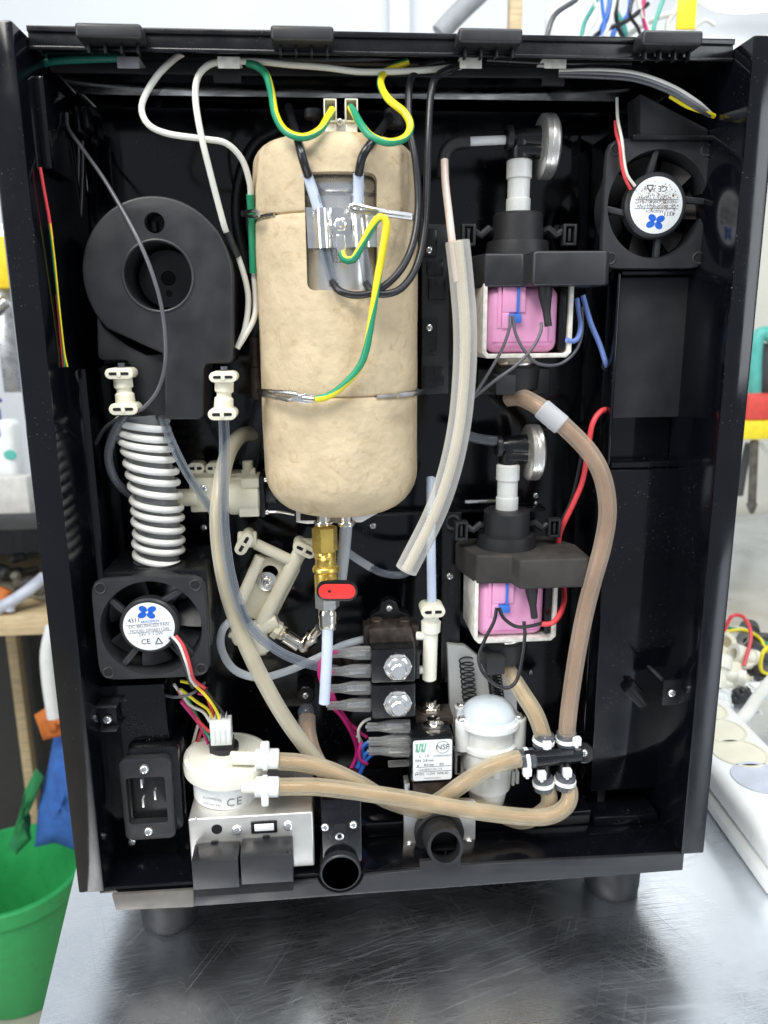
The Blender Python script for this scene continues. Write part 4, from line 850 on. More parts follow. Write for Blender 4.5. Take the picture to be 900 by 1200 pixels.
for k, (s, a) in enumerate((('FLOWMETER', -108), ('0.8 mm  24V', -108))):
    an = math.radians(a); b.text(s, .0022, Matrix.Translation(o-up*(16+7*k)*u+T_ @ V(((R_+.0003)*math.cos(an), (R_+.0003)*math.sin(an), 0))) @ T_.to_4x4() @ Matrix.Rotation(an+math.pi/2, 4, 'Z') @ Matrix.Rotation(math.pi/2, 4, 'X'), 0)
part('ce_mark', g, b, 'inkgrey')
for y, d0, d1, x0 in ((889, .020, .018, 270), (922, .012, .010, 284)):
    b = B().cyl(P(x0, y-1, d0), P(314, y, d1), 7.5*u, n=20); part('port', g, b, 'ivory')
    b = B().cyl(P(299, y, d1), P(327, y, d1), 11.4*u, n=22); part('port_cuff', g, b, 'milk')
    q = P(311, y, d1); b = B().lathe(q-V((3*u, 0, 0)), (1, 0, 0), [(0, 11*u), (.2*u, 13*u), (5.4*u, 13*u), (5.6*u, 11*u)], 28); b.box(q.x-5*u, q.x+5*u, q.y-.004, q.y+.004, q.z+9*u, q.z+19*u, .0012) if y < 900 else b.box(q.x-4*u, q.x+4*u, q.y-.009, q.y-.004, q.z-15*u, q.z-3*u, .001)
    part('cable_tie', g, b, 'white')
b = B().lathe(o+up*17*u+T_ @ V((-4*u, 8*u, 0)), up, [(0, 17*u), (8*u, 17*u), (9*u, 15*u)], 28); b.box(P(245, 860, .034).x, P(273, 860, .034).x, .031, .040, P(259, 880, .034).z, P(259, 866, .034).z, .0006); part('sensor_base', g, b, 'rubber')
b = B(); X_, X2 = P(246, 855, .03).x, P(271, 855, .03).x; Z_, Z2 = P(258, 873, .03).z, P(258, 844, .03).z; b.box(X_, X2, .029, .037, Z_, Z2, .0005)
for k in range(4): b.box(X_+(X2-X_)*(k+.12)/4, X_+(X2-X_)*(k+.88)/4, .0285, .0295, Z_+.0012, Z2-.006, .0002); b.box(X_+(X2-X_)*(k+.02)/4, X_+(X2-X_)*(k+.14)/4, .030, .036, Z2-.0002, Z2+.003, .0002)
part('plug', g, b, 'milk')
for pts, m in (([(212, 798, .02), (228, 803, .018), (245, 820, .022), (255, 836, .03), (258, 847, .032)], 'yellow'), ([(228, 800, .02), (240, 812, .03), (248, 832, .036), (252, 846, .034)], 'wirered'), ([(240, 806, .02), (252, 822, .03), (266, 842, .034), (268, 847, .034)], 'wireblack'),
               ([(210, 808, .03), (222, 826, .036), (238, 834, .036), (246, 846, .034)], 'wirewhite'), ([(208, 808, .032), (222, 830, .038), (234, 846, .038), (246, 858, .036)], 'wirered'), ([(216, 812, .034), (230, 838, .04), (240, 856, .04), (248, 868, .036)], 'green'),
               ([(236, 856, .045), (230, 876, .05), (228, 900, .055)], 'wirered'), ([(232, 850, .046), (226, 872, .05), (222, 890, .055)], 'wirewhite'), ([(212, 808, .026), (230, 822, .03), (244, 832, .034), (250, 846, .033)], 'yellow'), ([(195, 815, .03), (208, 817, .022), (226, 812, .02), (240, 800, .03)], 'wiregrey'), ([(242, 806, .03), (240, 814, .03), (232, 812, .03)], 'magenta'), ([(204, 802, .03), (208, 808, .032), (212, 815, .034)], 'wirewhite'), ([(212, 822, .03), (234, 850, .04), (244, 872, .04)], 'magenta')):
    wire('harness_wire', g, pts, 1.9, m)
# ---- steel box with twin black flaps
g = group('steel_switch_box', mach, P(295, 1030, .02), 'stainless box with two black hinged flaps at bottom edge'); d = .006
zt = P(295, 956, d).z; zb = P(295, 1020, d).z; xa, xb = P(222, 985, d).x, P(368, 985, d).x
part('box_shell', g, B().box(xa, xb, d, .060, zb, zt, .0014, seg=3), 'plate')
b = B().cyl(P(254, 972, d-.0003), P(254, 972, d-.0003)+V((0, .001, 0)), 6.3*mp(254, 972, d), c=.02); part('round_hole', g, b, 'hole_shade')
b = B().pbox(294, 963, 325, 977, d-.0012, d+.001, .0006, 1); b.pbox(298, 966, 321, 974, d-.0018, d-.0008, .0004, 0); part('rocker_window', g, b, ['white', 'black'])
screw(g, P(278, 972, d), 6.2); screw(g, P(338, 967, d), 6.2); screw(g, P(229, 959, d), 1.5); 
for x0, x1, yo in ((224, 279, 0), (281.5, 343, -2.5)):
    # each flap: sloping top and upright front
    zA, zB, zC = P(280, 986+yo, d-.001).z, P(280, 1007+yo, -.010).z, P(280, 1040+yo, -.010).z; X_, X2 = P(x0, 1010, -.010).x, P(x1, 1010, -.010).x
    bm = bmesh.new(); prof_ = [(d-.0005, zA), (-.010, zB), (-.010, zC), (d-.0005, zC)]
    vs = [bm.verts.new((X_, y, z)) for y, z in prof_]; f = bm.faces.new(vs); r = bmesh.ops.extrude_face_region(bm, geom=[f])
    for e in r['geom']:
        if isinstance(e, bmesh.types.BMVert): e.co.x = X2
    bmesh.ops.recalc_face_normals(bm, faces=bm.faces); bmesh.ops.bevel(bm, geom=bm.edges[:], offset=.0007, segments=2, profile=.5, affect='EDGES'); b = B(); b.bm(bm); fl = part('flap', g, b, 'satin')
    xc = (x0+x1)/2; part('finger_notch', fl, B().box(P(xc-4, 985, d).x, P(xc+4, 985, d).x, d-.0018, d-.0003, zA-.0002, zA+.0012, .0003), 'hole_shade')
    xs_ = x0+7 if x0 < 250 else x1-6; p0 = P(xs_, 992+yo, d-.003); p1 = P(xs_-(2 if x0 < 250 else 0), 1002+yo, -.0085)
    part('side_slot', fl, B().tube([p0+V((0, -.0004, 0)), p1+V((0, -.0006, .0004))], .0008, 6), 'hole_shade')
part('flap_recess', g, B().box(P(228, 1040, -.002).x, P(344, 1040, -.002).x, -.004, .002, -.0050, zC+.0012, .0005), 'hole_shade')
# ---- power inlet
g = group('power_inlet', mach, P(172, 985, .02), 'black three-pin mains inlet socket with two screws'); d = .018
c0 = pp([(142, 892), (200, 888), (203, 985), (146, 985)], d); xA, xB = P(143, 938, d).x, P(203, 938, d).x; zA, zB = P(172, 984, d).z, P(172, 889, d).z
pl_ = part('flange', g, B().prism(rrect(xA, zA, xB, zB, .0045), d, d+.006, .0008, seg=2), 'satin')
wx0_, wx1_, wz0_, wz1_ = P(149, 938, d).x, P(195, 938, d).x, P(172, 965, d).z, P(172, 911, d).z
cut = part('cutter', None, B().prism(rrect(wx0_, wz0_, wx1_, wz1_, .002), d-.01, d+.02, 0), 'hole_shade'); boolean(pl_, cut)
part('socket_well', g, B().box(wx0_-.001, wx1_+.001, d+.0135, d+.016, wz0_-.001, wz1_+.001, .0003), 'black')
part('backing_frame', g, B().prism(rrect(xA+.004, zA+.002, xB+.004, zB+.004, .004), d+.0062, d+.0134, .0008), 'black').hide_render = False
for x, y in ((165, 920), (181, 934), (167, 943)): part('pin', g, B().box(P(x-1.3, y, d).x, P(x+1.3, y, d).x, d+.0015, d+.0132, P(x, y+5, d).z, P(x, y-5, d).z, .0002), 'zinc')
screw(g, P(169, 901, d), 6); screw(g, P(174, 974, d), 6)
# small bracket and stamped dots on inlet panel
g = group('corner_bracket', mach, P(123, 842, .03)); part('tab', g, B().pbox(108, 829, 137, 857, .027, .034, .0008), 'black'); part('lip', g, B().pbox(106, 827, 137, 830, .022, .034, .0005), 'satin'); part('lip', g, B().pbox(118, 855, 137, 858, .022, .034, .0005), 'satin')
b = B()
for x, y, r in ((157, 841, 2), (158, 847, 2), (152, 853, 2.5), (164, 851, 2.5), (156, 860, 3), (149, 846, 1.4)): b.ring(P(x, y, .0335), (0, 1, 0), r*.0005, .0003, 12, 6)
part('vent_marks', mach, b, 'satin')
# right side bracket and clip on the lower door
g = group('side_bracket', mach, P(790, 812, .03)); part('tab', g, B().pbox(777, 797, 812, 826, .019, .022, .0008), 'black'); part('arm', g, B().pprism([(763, 786), (767, 785), (780, 797), (777, 800)], .022, .030, .0004), 'satin')
b = B().pprism([(732, 812), (744, 800), (764, 820), (752, 832)], .038, .044, .0008); b.pprism([(738, 806), (742, 803), (761, 824), (757, 828)], .036, .0382, .0005); part('door_latch', mach, b, 'black')
# ---- drain cup and threaded outlet
g = group('drain_cup', mach, P(400, 1040, .01), 'black drain bracket with an open round cup'); d = .010
part('bracket', g, B().pbox(377, 937, 424, 1012, .004, .04, .0012), 'gloss'); c = P(399, 1022, 0); u = mp(399, 1022, 0)
q = B(); q.lathe((c.x, -.0012, c.z), (0, 1, 0), [(0, 21.5*u), (0, 23*u), (.0006, 24*u), (.026, 24*u), (.026, 21*u), (.0007, 21*u), (0, 21.5*u)], 48); part('cup', g, q, 'satin'); part('cup_floor', g, B().cyl((c.x, .012, c.z), (c.x, .016, c.z), 21*u, n=32), 'hole_shade')
screw(g, P(381, 969, .004), 5); screw(g, P(414, 966, .004), 5); part('eyelet', g, B().ring(P(398, 980, .004), (0, 1, 0), .0022, .0007, 20), 'zinc'); part('slot', g, B().prism(rrect(P(391, 966, d).x, P(398, 972, d).z, P(405, 966, d).x, P(398, 958, d).z, .002), .0036, .0045, 0), 'hole_shade')
g = group('threaded_outlet', mach, P(515, 1005, .01), 'black threaded outlet on a bright steel plate'); d = .028
part('steel_plate', g, B().prism(rrect(P(473, 975, d).x, P(515, 1003, d).z, P(557, 975, d).x, P(515, 940, d).z, .0022), d, d+.0015, .0003), 'plate'); u = mp(515, 975, d)
q = P(514, 974, d-.001); part('flange', g, B().lathe(q, (0, -1, 0), [(0, 29*u), (.004, 29*u), (.005, 27*u), (.005, 10*u)], 40), 'rubber'); part('saddle', g, B().pbox(488, 978, 540, 1006, d-.004, d-.0002, .001), 'rubber')
axv = (P(522, 993, -.009)-P(514, 974, d)).normalized(); Lq = (P(522, 993, -.009)-P(514, 974, d)).length; pr_ = []
for k in range(12): t = Lq*.25+Lq*.6*k/12; pr_ += [(t, 19.5*u), (t+Lq*.025, 20.5*u)]
pr_ = [(0, 19*u)]+pr_+[(Lq*.9, 20*u), (Lq, 19.5*u), (Lq, 16*u), (Lq*.4, 15.5*u), (Lq*.4, 0)]
part('threaded_pipe', g, B().lathe(P(514, 974, d), axv, pr_, 36), 'rubber'); e = P(521, 991, .004)
part('cross_web', g, B().box(e.x-14*u, e.x+14*u, .000, .006, e.z-.0007, e.z+.0007, .0002).box(e.x-.0007, e.x+.0007, .0002, .0062, e.z-14*u, e.z-.001, .0002), 'black')
screw(g, P(480, 991, d), 6); screw(g, P(549, 987, d), 6)

# ---- cable runs along the top and left edge
wire('white_cable', mach, [(215, 62, .040), (203, 70, .036), (185, 88, .030), (170, 112, .026), (166, 130, .024), (175, 147, .022), (198, 157, .022), (240, 163, .022), (265, 168, .024), (283, 186, .028), (292, 212, .032), (294, 235, .036), (296, 300, .044), (299, 345, .046), (298, 372, .042), (288, 392, .038), (278, 408, .038)], 3.7, ['wirewhite'], 'white cable looping from the top rail to the boiler side', n=10)
wire('white_cable', mach, [(262, 72, .034), (245, 76, .032), (232, 90, .028), (229, 115, .024), (235, 155, .020), (247, 205, .024), (262, 262, .032), (267, 276, .036), (278, 298, .04), (288, 330, .042), (291, 355, .042), (287, 385, .04), (278, 408, .038)], 3.6, 'wirewhite', 'second white cable crossing the first, passing the blower', n=10)
wire('green_sleeve', mach, [(293, 228, .034), (295, 255, .038), (296, 290, .042), (297, 320, .044)], 4.6, 'green', 'green sleeve on the white cable beside the boiler', n=10)
wire('black_sleeve', mach, [(266, 272, .035), (272, 288, .037), (278, 300, .04)], 5.2, 'wireblack', n=10)
wire('top_cable', mach, [(255, 72, .034), (300, 72, .034), (340, 76, .034), (380, 79, .033), (420, 84, .032), (460, 84, .033), (500, 82, .034), (540, 78, .036)], 3.6, 'wirewhite', 'pale cable lying along the top rail', n=10)
wire('top_cable', mach, [(280, 69, .038), (340, 70, .038), (400, 70, .038), (470, 68, .04)], 2.6, 'wiregrey', n=8)
wire('top_cable', mach, [(330, 74, .040), (400, 74, .040), (470, 75, .040), (520, 73, .040)], 3, 'brown_metal', n=8)
wire('top_cable', mach, [(570, 70, .036), (610, 72, .038), (660, 74, .038), (740, 74, .038)], 2.4, 'wireblack', n=8)
for k, (dx, dy) in enumerate(((0, 0), (4, -4), (-2, 4))):
    wire('grey_cable', mach, [(655, 86+dy*.6, .040), (700, 86+dy, .036), (745, 90+dy, .032), (785, 104+dy, .028), (815, 122+dy, .028), (832, 134+dy*.4, .032)], 2.6, ['inkgrey', 'wirewhite', 'wiregrey'][k], 'translucent grey cable bowing above the upper fan' if k == 0 else None, n=8)
wire('yellow_lead', mach, [(785, 112, .032), (805, 124, .030), (822, 130, .030), (837, 136, .033)], 3, 'yellow', 'yellow lead end above the upper fan', n=8)
wire('teal_cable', mach, [(40, 82, .05), (50, 75, .046), (70, 71, .044), (110, 69, .042), (145, 68, .042)], 4.4, 'teal', 'dark green cable in the upper corner', n=8)
wire('edge_wire', mach, [(47, 196, .012), (52, 225, .014), (57, 252, .016), (61, 280, .018)], 1.9, 'wirered'); wire('edge_wire', mach, [(56, 250, .016), (61, 290, .018), (67, 345, .020), (73, 400, .022), (76, 430, .022)], 1.1, 'green'); wire('edge_wire', mach, [(59, 262, .016), (64, 304, .018), (69, 355, .020), (75, 410, .022), (79, 430, .022)], 1.1, 'yellow'); wire('edge_wire', mach, [(66, 345, .021), (70, 385, .022), (74, 430, .023)], 1.2, 'wirered')
wire('dark_hose', mach, [(330, 150, .098), (298, 170, .096), (281, 210, .094), (278, 260, .094), (290, 320, .094)], 7, 'wireblack', n=12)
wire('dark_hose', mach, [(318, 440, .09), (302, 500, .092), (290, 545, .094)], 12, 'greytube', n=12)
# ================================================================== surroundings
# steel bench top: brushed and scratched
def metal_bench():
    m = bpy.data.materials.new('bench_steel'); m.use_nodes = True; nt = m.node_tree; N = nt.nodes; L = nt.links; b = N['Principled BSDF']; b.inputs['Metallic'].default_value = 1
    tc = N.new('ShaderNodeTexCoord')
    def noise(scale, sc3, rot=0, detail=4):
        mp_ = N.new('ShaderNodeMapping'); mp_.vector_type = 'TEXTURE'; mp_.inputs['Scale'].default_value = sc3; mp_.inputs['Rotation'].default_value = (0, 0, rot); L.new(tc.outputs['Object'], mp_.inputs[0])
        n = N.new('ShaderNodeTexNoise'); n.inputs['Scale'].default_value = scale; n.inputs['Detail'].default_value = detail; L.new(mp_.outputs[0], n.inputs['Vector']); return n.outputs[0]
    def rng(s, a, c, d, e):
        r = N.new('ShaderNodeMapRange'); r.inputs[1].default_value = a; r.inputs[2].default_value = c; r.inputs[3].default_value = d; r.inputs[4].default_value = e; L.new(s, r.inputs[0]); return r.outputs[0]
    def math_(op, a, c):
        q = N.new('ShaderNodeMath'); q.operation = op
        for i, s in enumerate((a, c)):
            if isinstance(s, (int, float)): q.inputs[i].default_value = s
            else: L.new(s, q.inputs[i])
        return q.outputs[0]
    scr = None
    for rot, sc_, th in ((.35, 14, .63), (-.5, 17, .64), (1.1, 12, .65), (.05, 20, .63), (2.2, 15, .66), (-1.2, 14, .66), (.2, 26, .64)):  # scratches in several directions
        s = rng(noise(sc_, (1.2, .012, 1), rot, 2), th, th+.04, 0, .9)
        s = math_('MULTIPLY', s, rng(noise(9, (1, 1, 1), rot), .42, .60, 0, 1)); scr = s if scr is None else math_('MAXIMUM', scr, s)
    blot = noise(14, (1, 1, 1), 0, 6); grain = noise(60, (1.5, .02, 1), .05, 4)
    mx = N.new('ShaderNodeMix'); mx.data_type = 'RGBA'; mx.inputs[6].default_value = (.70, .73, .77, 1); mx.inputs[7].default_value = (.82, .85, .89, 1); L.new(rng(blot, .35, .65, 0, 1), mx.inputs[0]); L.new(mx.outputs[2], b.inputs['Base Color'])
    r = math_('ADD', rng(blot, .3, .7, .24, .36), rng(grain, .3, .7, -.04, .05)); r = math_('ADD', r, math_('MULTIPLY', scr, .12)); L.new(r, b.inputs['Roughness'])
    h = math_('ADD', math_('MULTIPLY', grain, .02), math_('MULTIPLY', scr, .28)); bp = N.new('ShaderNodeBump'); bp.inputs['Strength'].default_value = .16; bp.inputs['Distance'].default_value = .001; L.new(h, bp.inputs['Height']); L.new(bp.outputs[0], b.inputs['Normal'])
    MATS['bench_steel'] = m
metal_bench()
mat('wall', (.74, .76, .78), .8, var=.03, vs=3); mat('wall_beige', (.60, .58, .50), .8, var=.06, vs=6); mat('floor', (.46, .42, .35), .6, var=.18, vs=9)
mat('bucket', (.05, .50, .15), .35, var=.06); mat('cloth_blue', (.05, .16, .50), .9, var=.15, bump=.3, bs=300); mat('orange', (.60, .17, .03), .6); mat('strap_green', (.03, .26, .09), .7)
mat('shelf_dark', (.05, .05, .05), .5); mat('cardboard', (.62, .60, .56), .6); mat('box_yellow', (.90, .62, .02), .5); mat('pump_blue', (.04, .05, .35), .4); mat('scrap', (.10, .09, .07), .6, var=.5, vs=60); mat('scrap_light', (.30, .28, .22), .55, var=.4, vs=60)
mat('teal_plastic', (.10, .45, .38), .4); mat('pipe_grey', (.30, .31, .32), .5); mat('tool_red', (.70, .07, .05), .45); mat('tool_yellow', (.88, .70, .02), .45); mat('greyblue', (.55, .58, .66), .4)
e0, e1 = G(45, 1200, TZ), G(78, 1062, TZ); dr = (e1-e0).normalized(); f0 = e0-dr*.6; f1 = e0+dr*1.15; wd_ = V((1.35, -dr.x/dr.y*0, 0))
bench = group('workbench', None, (.5, .2, TZ-.88)); tag(bench, 'scratched stainless steel workbench carrying the coffee machine', 'workbench')
bm = bmesh.new(); vs = [bm.verts.new(p) for p in (f0, f0+wd_, f1+wd_, f1)]; f = bm.faces.new(vs); r = bmesh.ops.extrude_face_region(bm, geom=[f])
for e in r['geom']:
    if isinstance(e, bmesh.types.BMVert): e.co.z -= .035
bmesh.ops.recalc_face_normals(bm, faces=bm.faces); bmesh.ops.bevel(bm, geom=bm.edges[:], offset=.0015, segments=2, affect='EDGES'); b = B(); b.bm(bm); part('bench_top', bench, b, 'bench_steel')
for p in (f0+V((.06, .06, 0)), f1+V((.06, -.06, 0)), f0+wd_+V((-.06, .06, 0)), f1+wd_+V((-.06, -.06, 0))): part('leg', bench, B().box(p.x-.02, p.x+.02, p.y-.02, p.y+.02, TZ-.88, TZ-.0355, .002), 'brushed')
FZ = TZ-.88
def struct(name, b, m): o = part(name, None, b, m); o['kind'] = 'structure'; return o
struct('floor', B().box(-2.5, 3, -2, 2.0, FZ-.02, FZ, 0), 'floor')
struct('wall_back', B().box(-2.5, 3, 1.75, 1.8, FZ, 2.2, 0), 'wall')
struct('wall_side', B().box(1.0, 3, 1.12, 1.16, FZ, .86, .002), 'wall_beige')
# pipes, post and cable bundle above the machine
def top(name, b, m, lab, cat): return tag(part(name, None, b, m), lab, cat)
top('conduit', B().tube([P(515, 40, 1.0), P(535, 18, 1.0), P(560, -6, 1.0), P(585, -30, 1.0)], .016, 14), 'pipe_grey', 'slanting grey pipe above the top rail', 'pipe')
top('wooden_post', B().box(P(597, 30, 1.0).x, P(612, 30, 1.0).x, 1.0, 1.02, .5, 1.2, .002), 'woodl', 'pale wooden post behind the machine top', 'post')
top('cable_trunking', B().box(P(457, 20, 1.7).x, P(481, 20, 1.7).x, 1.71, 1.749, .3, 1.6, .002), 'wall', 'white cable trunking running down the back wall', 'trunking')
for k, (m, pts) in enumerate((('wirewhite', [(665, 60), (668, 30), (676, 8), (690, -12)]), ('teal_plastic', [(680, 60), (684, 30), (694, 10), (705, -10)]), ('blue', [(706, 60), (704, 38), (712, 18), (716, -8)]), ('blue', [(700, 60), (708, 30), (706, 10), (704, -10)]), ('wireblack', [(740, 60), (728, 40), (722, 20), (724, -8)]),
                              ('teal_plastic', [(735, 60), (732, 34), (722, 14), (712, -8)]), ('wirewhite', [(690, 60), (712, 34), (718, 12), (722, -10)]), ('magenta', [(765, 62), (758, 36), (753, 14), (756, -6)]), ('wirewhite', [(783, 62), (782, 30), (792, 12), (798, -6)]), ('wireblack', [(757, 60), (748, 34), (738, 16), (744, -8)]), ('wirewhite', [(745, 60), (760, 40), (752, 16), (745, -10)]), ('wiregrey', [(640, 45), (650, 18), (672, 2), (690, -10)]), ('wirewhite', [(672, 60), (690, 36), (700, 14), (690, -10)]), ('wireblack', [(690, 60), (700, 40), (735, 24), (760, 4)]), ('blue', [(716, 60), (720, 36), (736, 18), (740, -8)]), ('wirewhite', [(800, 62), (812, 36), (826, 24), (838, 30)]), ('teal_plastic', [(772, 60), (766, 36), (772, 14), (780, -8)]), ('wirewhite', [(728, 62), (738, 40), (768, 22), (790, 16)]))):
    b = B().tube([P(x, y, .62+.02*(k % 3)) for x, y in pts], .0022+.0006*(k % 3), 8)
    tag(part('loose_cable', None, b, m), ['white cable leftmost of the bundle above the top rail', 'green cable left in the bundle above the top rail', 'blue cable curving left in the bundle', 'straight blue cable in the bundle', 'black cable bending right in the bundle', 'green cable right in the bundle', 'thin white cable crossing the blue ones', 'dark red cable beside the yellow tape', 'white cable under the yellow tape', 'black cable next to the dark red one', 'white cable crossing the black ones', 'grey cable arching left of the bundle', 'second white cable from the left, behind the green one', 'black cable slanting up across the whole bundle', 'blue cable rightmost of the blue ones', 'short white cable curling right of the yellow tape', 'green cable between the dark red one and the tape', 'white cable slanting towards the yellow tape'][k], 'cable', 'cables bundled above the machine')
top('yellow_tape', B().box(P(794, 18, .6).x, P(816, 18, .6).x, .6, .604, P(800, 34, .6).z, P(800, -4, .6).z, .001, M=None), 'tool_yellow', 'yellow tape flag hanging behind the rail', 'tape')
top('cable_bag', B().ball(P(675, 26, .9), .05, .03, .06, 16, 10), 'white', 'crumpled white bag behind the cables', 'bag')
# ceiling lamp seen at the upper right corner
mat('lampglow', (1, 1, 1), .5, emit=6)
lp = group('ceiling_light', None, P(880, 0, 1.5)); tag(lp, 'bright white round lamp at the upper right', 'lamp'); c = P(905, -22, 1.5)
part('shade', lp, B().lathe(c+V((0, 0, .045)), (0, 0, -1), [(0, .05), (.01, .13), (.03, .165), (.045, .168)], 40), 'white'); part('diffuser', lp, B().lathe(c, (0, 0, -1), [(0, .164), (.012, .15), (.02, 0.0)], 40), 'lampglow')
# ---- left: shelves beyond the bench
sh = group('storage_shelf', None, (-.45, 1.0, FZ)); tag(sh, 'wooden shelf unit with dark upper tray, left of the machine', 'shelf')
z = P(20, 745, .9).z; part('shelf_board', sh, B().box(-1.1, -.1, .9, 1.3, z, z+.036, .002), 'woodl'); x = P(19, 800, 1.24).x; part('shelf_leg', sh, B().box(x-.011, x+.011, 1.24, 1.27, FZ, z-.0005, .002), 'woodl')
x = P(300, 800, 1.24).x; part('shelf_leg', sh, B().box(x-.011, x+.011, 1.24, 1.27, FZ, z-.0005, .002), 'woodl')
z2 = P(20, 620, .9).z; part('upper_tray', sh, B().box(-1.1, -.1, .9, 1.3, z2, z2+.006, .001).box(-1.1, -.1, .895, .8995, z2, z2+.028, .001), 'shelf_dark')
part('tray_prop', sh, B().box(-.13, -.1005, 1.0, 1.3, z+.0365, z2-.0005, .001), 'shelf_dark'); part('back_board', sh, B().box(-1.1, -.1, 1.305, 1.32, FZ, z2+.0, .001), 'shelf_dark')
zs_ = z2+.0065
bt = group('dispenser_bottle', None, P(5, 545, 1.0)); tag(bt, 'white dispenser bottle with dark blue pump head on the shelf', 'bottle'); c = P(9, 600, 1.0); c.z = zs_; bx = P(9, 540, 1.0)
part('body', bt, B().box(c.x-.045, c.x+.032, .98, 1.03, zs_+.0005, P(9, 492, 1.0).z, .012, seg=4), 'white'); part('blue_band', bt, B().box(c.x-.046, c.x+.012, .9785, 1.032, P(9, 512, .98).z, P(9, 500, .98).z, .002), 'pump_blue')
b = B().cyl(V((c.x-.012, 1.005, P(9, 492, 1.0).z)), V((c.x-.012, 1.005, P(9, 478, 1.0).z)), .018); b.cyl(V((c.x-.012, 1.005, P(9, 478, 1.0).z)), V((c.x-.012, 1.005, P(9, 470, 1.0).z)), .006); b.box(c.x-.03, c.x+.01, .998, 1.012, P(9, 472, 1.0).z, P(9, 467, 1.0).z, .002); part('pump_head', bt, b, 'pump_blue')
b = B().ball(P(12, 533, .979), .011, .001, .009); part('green_print', bt, b, 'teal_plastic')
b = B().box(P(-30, 590, .94).x, P(34, 590, .94).x, .94, .972, zs_, P(10, 560, .94).z, .002); b.text('Eco', .02, Matrix.Translation(P(18, 580, .9395)) @ Matrix.Rotation(math.pi/2, 4, 'X'), 1); o = part('carton', None, B().box(P(-30, 590, .94).x, P(34, 590, .94).x, .94, .972, zs_, P(10, 560, .94).z, .002), 'cardboard'); tag(o, 'pale carton on the dark tray below the bottle', 'carton')
o = part('folded_ruler', None, B().box(-.45, -.28, .91, .93, zs_+.03, zs_+.034, .001, M=Matrix.Translation((0, 0, .0)) @ Matrix.Rotation(0, 4, 'Y')), 'steel'); tag(o, 'bright metal strip lying on the dark tray', 'strip'); 
o.location.z = zs_+.0065; 
o = part('yellow_box', None, B().box(P(-60, 300, 1.1).x, P(7, 300, 1.1).x, 1.1, 1.16, P(3, 338, 1.1).z, P(3, 276, 1.1).z, .003), 'box_yellow'); tag(o, 'yellow box at the left edge above the bottle', 'box')
o = part('hanging_bracket', None, B().box(P(-20, 300, 1.14).x, P(3, 300, 1.14).x, 1.161, 1.2, P(3, 460, 1.16).z, P(3, 262, 1.16).z, .002).cyl(P(-6, 366, 1.1), P(8, 352, 1.1), .012), 'steel'); tag(o, 'grey metal bracket under the yellow box', 'bracket')
# tools heaped on the wooden board
zt = z+.0365
ORD = ['leftmost', 'second from the left', 'third from the left', 'fourth from the left', 'fifth from the left', 'sixth from the left', 'seventh from the left', 'eighth from the left', 'ninth from the left', 'tenth from the left', 'second from the right', 'rightmost']
for k in range(12):
    px_ = 2+6.4*k; dep = random.uniform(.94, 1.12); c = P(px_, 700, dep); r = random.uniform(.008, .015); c.z = zt+r+(.022 if k % 2 else .0)+(.02 if k % 3 == 2 else 0); L_ = random.uniform(.05, .10); an = random.uniform(-.25, .25); az = random.uniform(0, 3.1)
    v = V((math.cos(az)*math.cos(an), math.sin(az)*math.cos(an), math.sin(an)))*L_; mm = ['scrap', 'shelf_dark', 'scrap_light', 'scrap'][k % 4]
    b = B().lathe(c-v/2, v, [(0, r*.6), (L_*.1, r), (L_*.5, r*.8), (L_*.55, r*.5), (L_*.9, r*.45), (L_, r*.3)], 10)
    tag(part('hand_tool', None, b, mm), '%s worn tool, %s in the heap on the wooden shelf' % ({'scrap': 'brown', 'shelf_dark': 'black', 'scrap_light': 'dusty grey'}[mm], ORD[k]), 'tool', 'heap on the wooden shelf')
o = part('orange_handle', None, B().cyl(P(-4, 712, .92), P(8, 690, .93), .012), 'orange'); tag(o, 'short orange handle in the shelf heap', 'handle')  # orange handle among the heaped tools
o = part('spray_gun', None, B().tube([P(-5, 715, .91), P(18, 702, .91), P(38, 688, .92), P(52, 676, .94)], .011, 10).cyl(P(12, 703, .908), P(12, 716, .908), .008), 'greyblue'); tag(o, 'grey metal hose nozzle at the front of the shelf heap', 'nozzle')
# below the board
o = part('curved_tube', None, B().tube([P(62, 735, .8), P(56, 765, .8), P(58, 800, .8), P(64, 840, .8)], .012, 12), 'white'); tag(o, 'white curved tube under the shelf beside the machine', 'tube')
def cloth(name, outline, d, m, lab, cat, th=.03):
    pts = [P(x, y, d) for x, y in outline]; c = sum(pts, V())/len(pts); b = B(); vs = []; n = len(pts); K = 6
    for s in (1, -1):
        for k in range(K+1):
            t = k/K
            for i, p in enumerate(pts):
                q = c.lerp(p, 1-t); q = q+V((0, -s*th*math.sqrt(1-(1-t)**2)+.006*math.sin(i*2.1+t*9), 0)); vs.append(q)
        o_ = (0 if s == 1 else (K+1)*n)
    fs = []
    for sgn, o_ in ((1, 0), (-1, (K+1)*n)):
        for k in range(K):
            for i in range(n):
                j = (i+1) % n; f = (o_+k*n+i, o_+k*n+j, o_+(k+1)*n+j, o_+(k+1)*n+i); fs.append(f if sgn > 0 else f[::-1])
    b.add(vs, fs); o = part(name, None, b, m, angle=80); return tag(o, lab, cat)
cloth('blue_bag', [(64, 858), (76, 842), (110, 840), (132, 900), (138, 985), (95, 996), (64, 988), (40, 992), (46, 940), (56, 900)], .95, 'cloth_blue', 'blue crumpled cloth bag above the green bucket', 'bag', .05)
cloth('orange_rag', [(40, 838), (60, 826), (100, 820), (100, 850), (72, 862), (52, 866)], .90, 'orange', 'orange rag above the blue bag', 'rag', .02)
cloth('green_strap', [(42, 900), (50, 912), (40, 940), (30, 960), (36, 985), (20, 1000), (10, 990), (22, 955), (30, 925)], .92, 'strap_green', 'green strap hanging over the bucket', 'strap', .012)
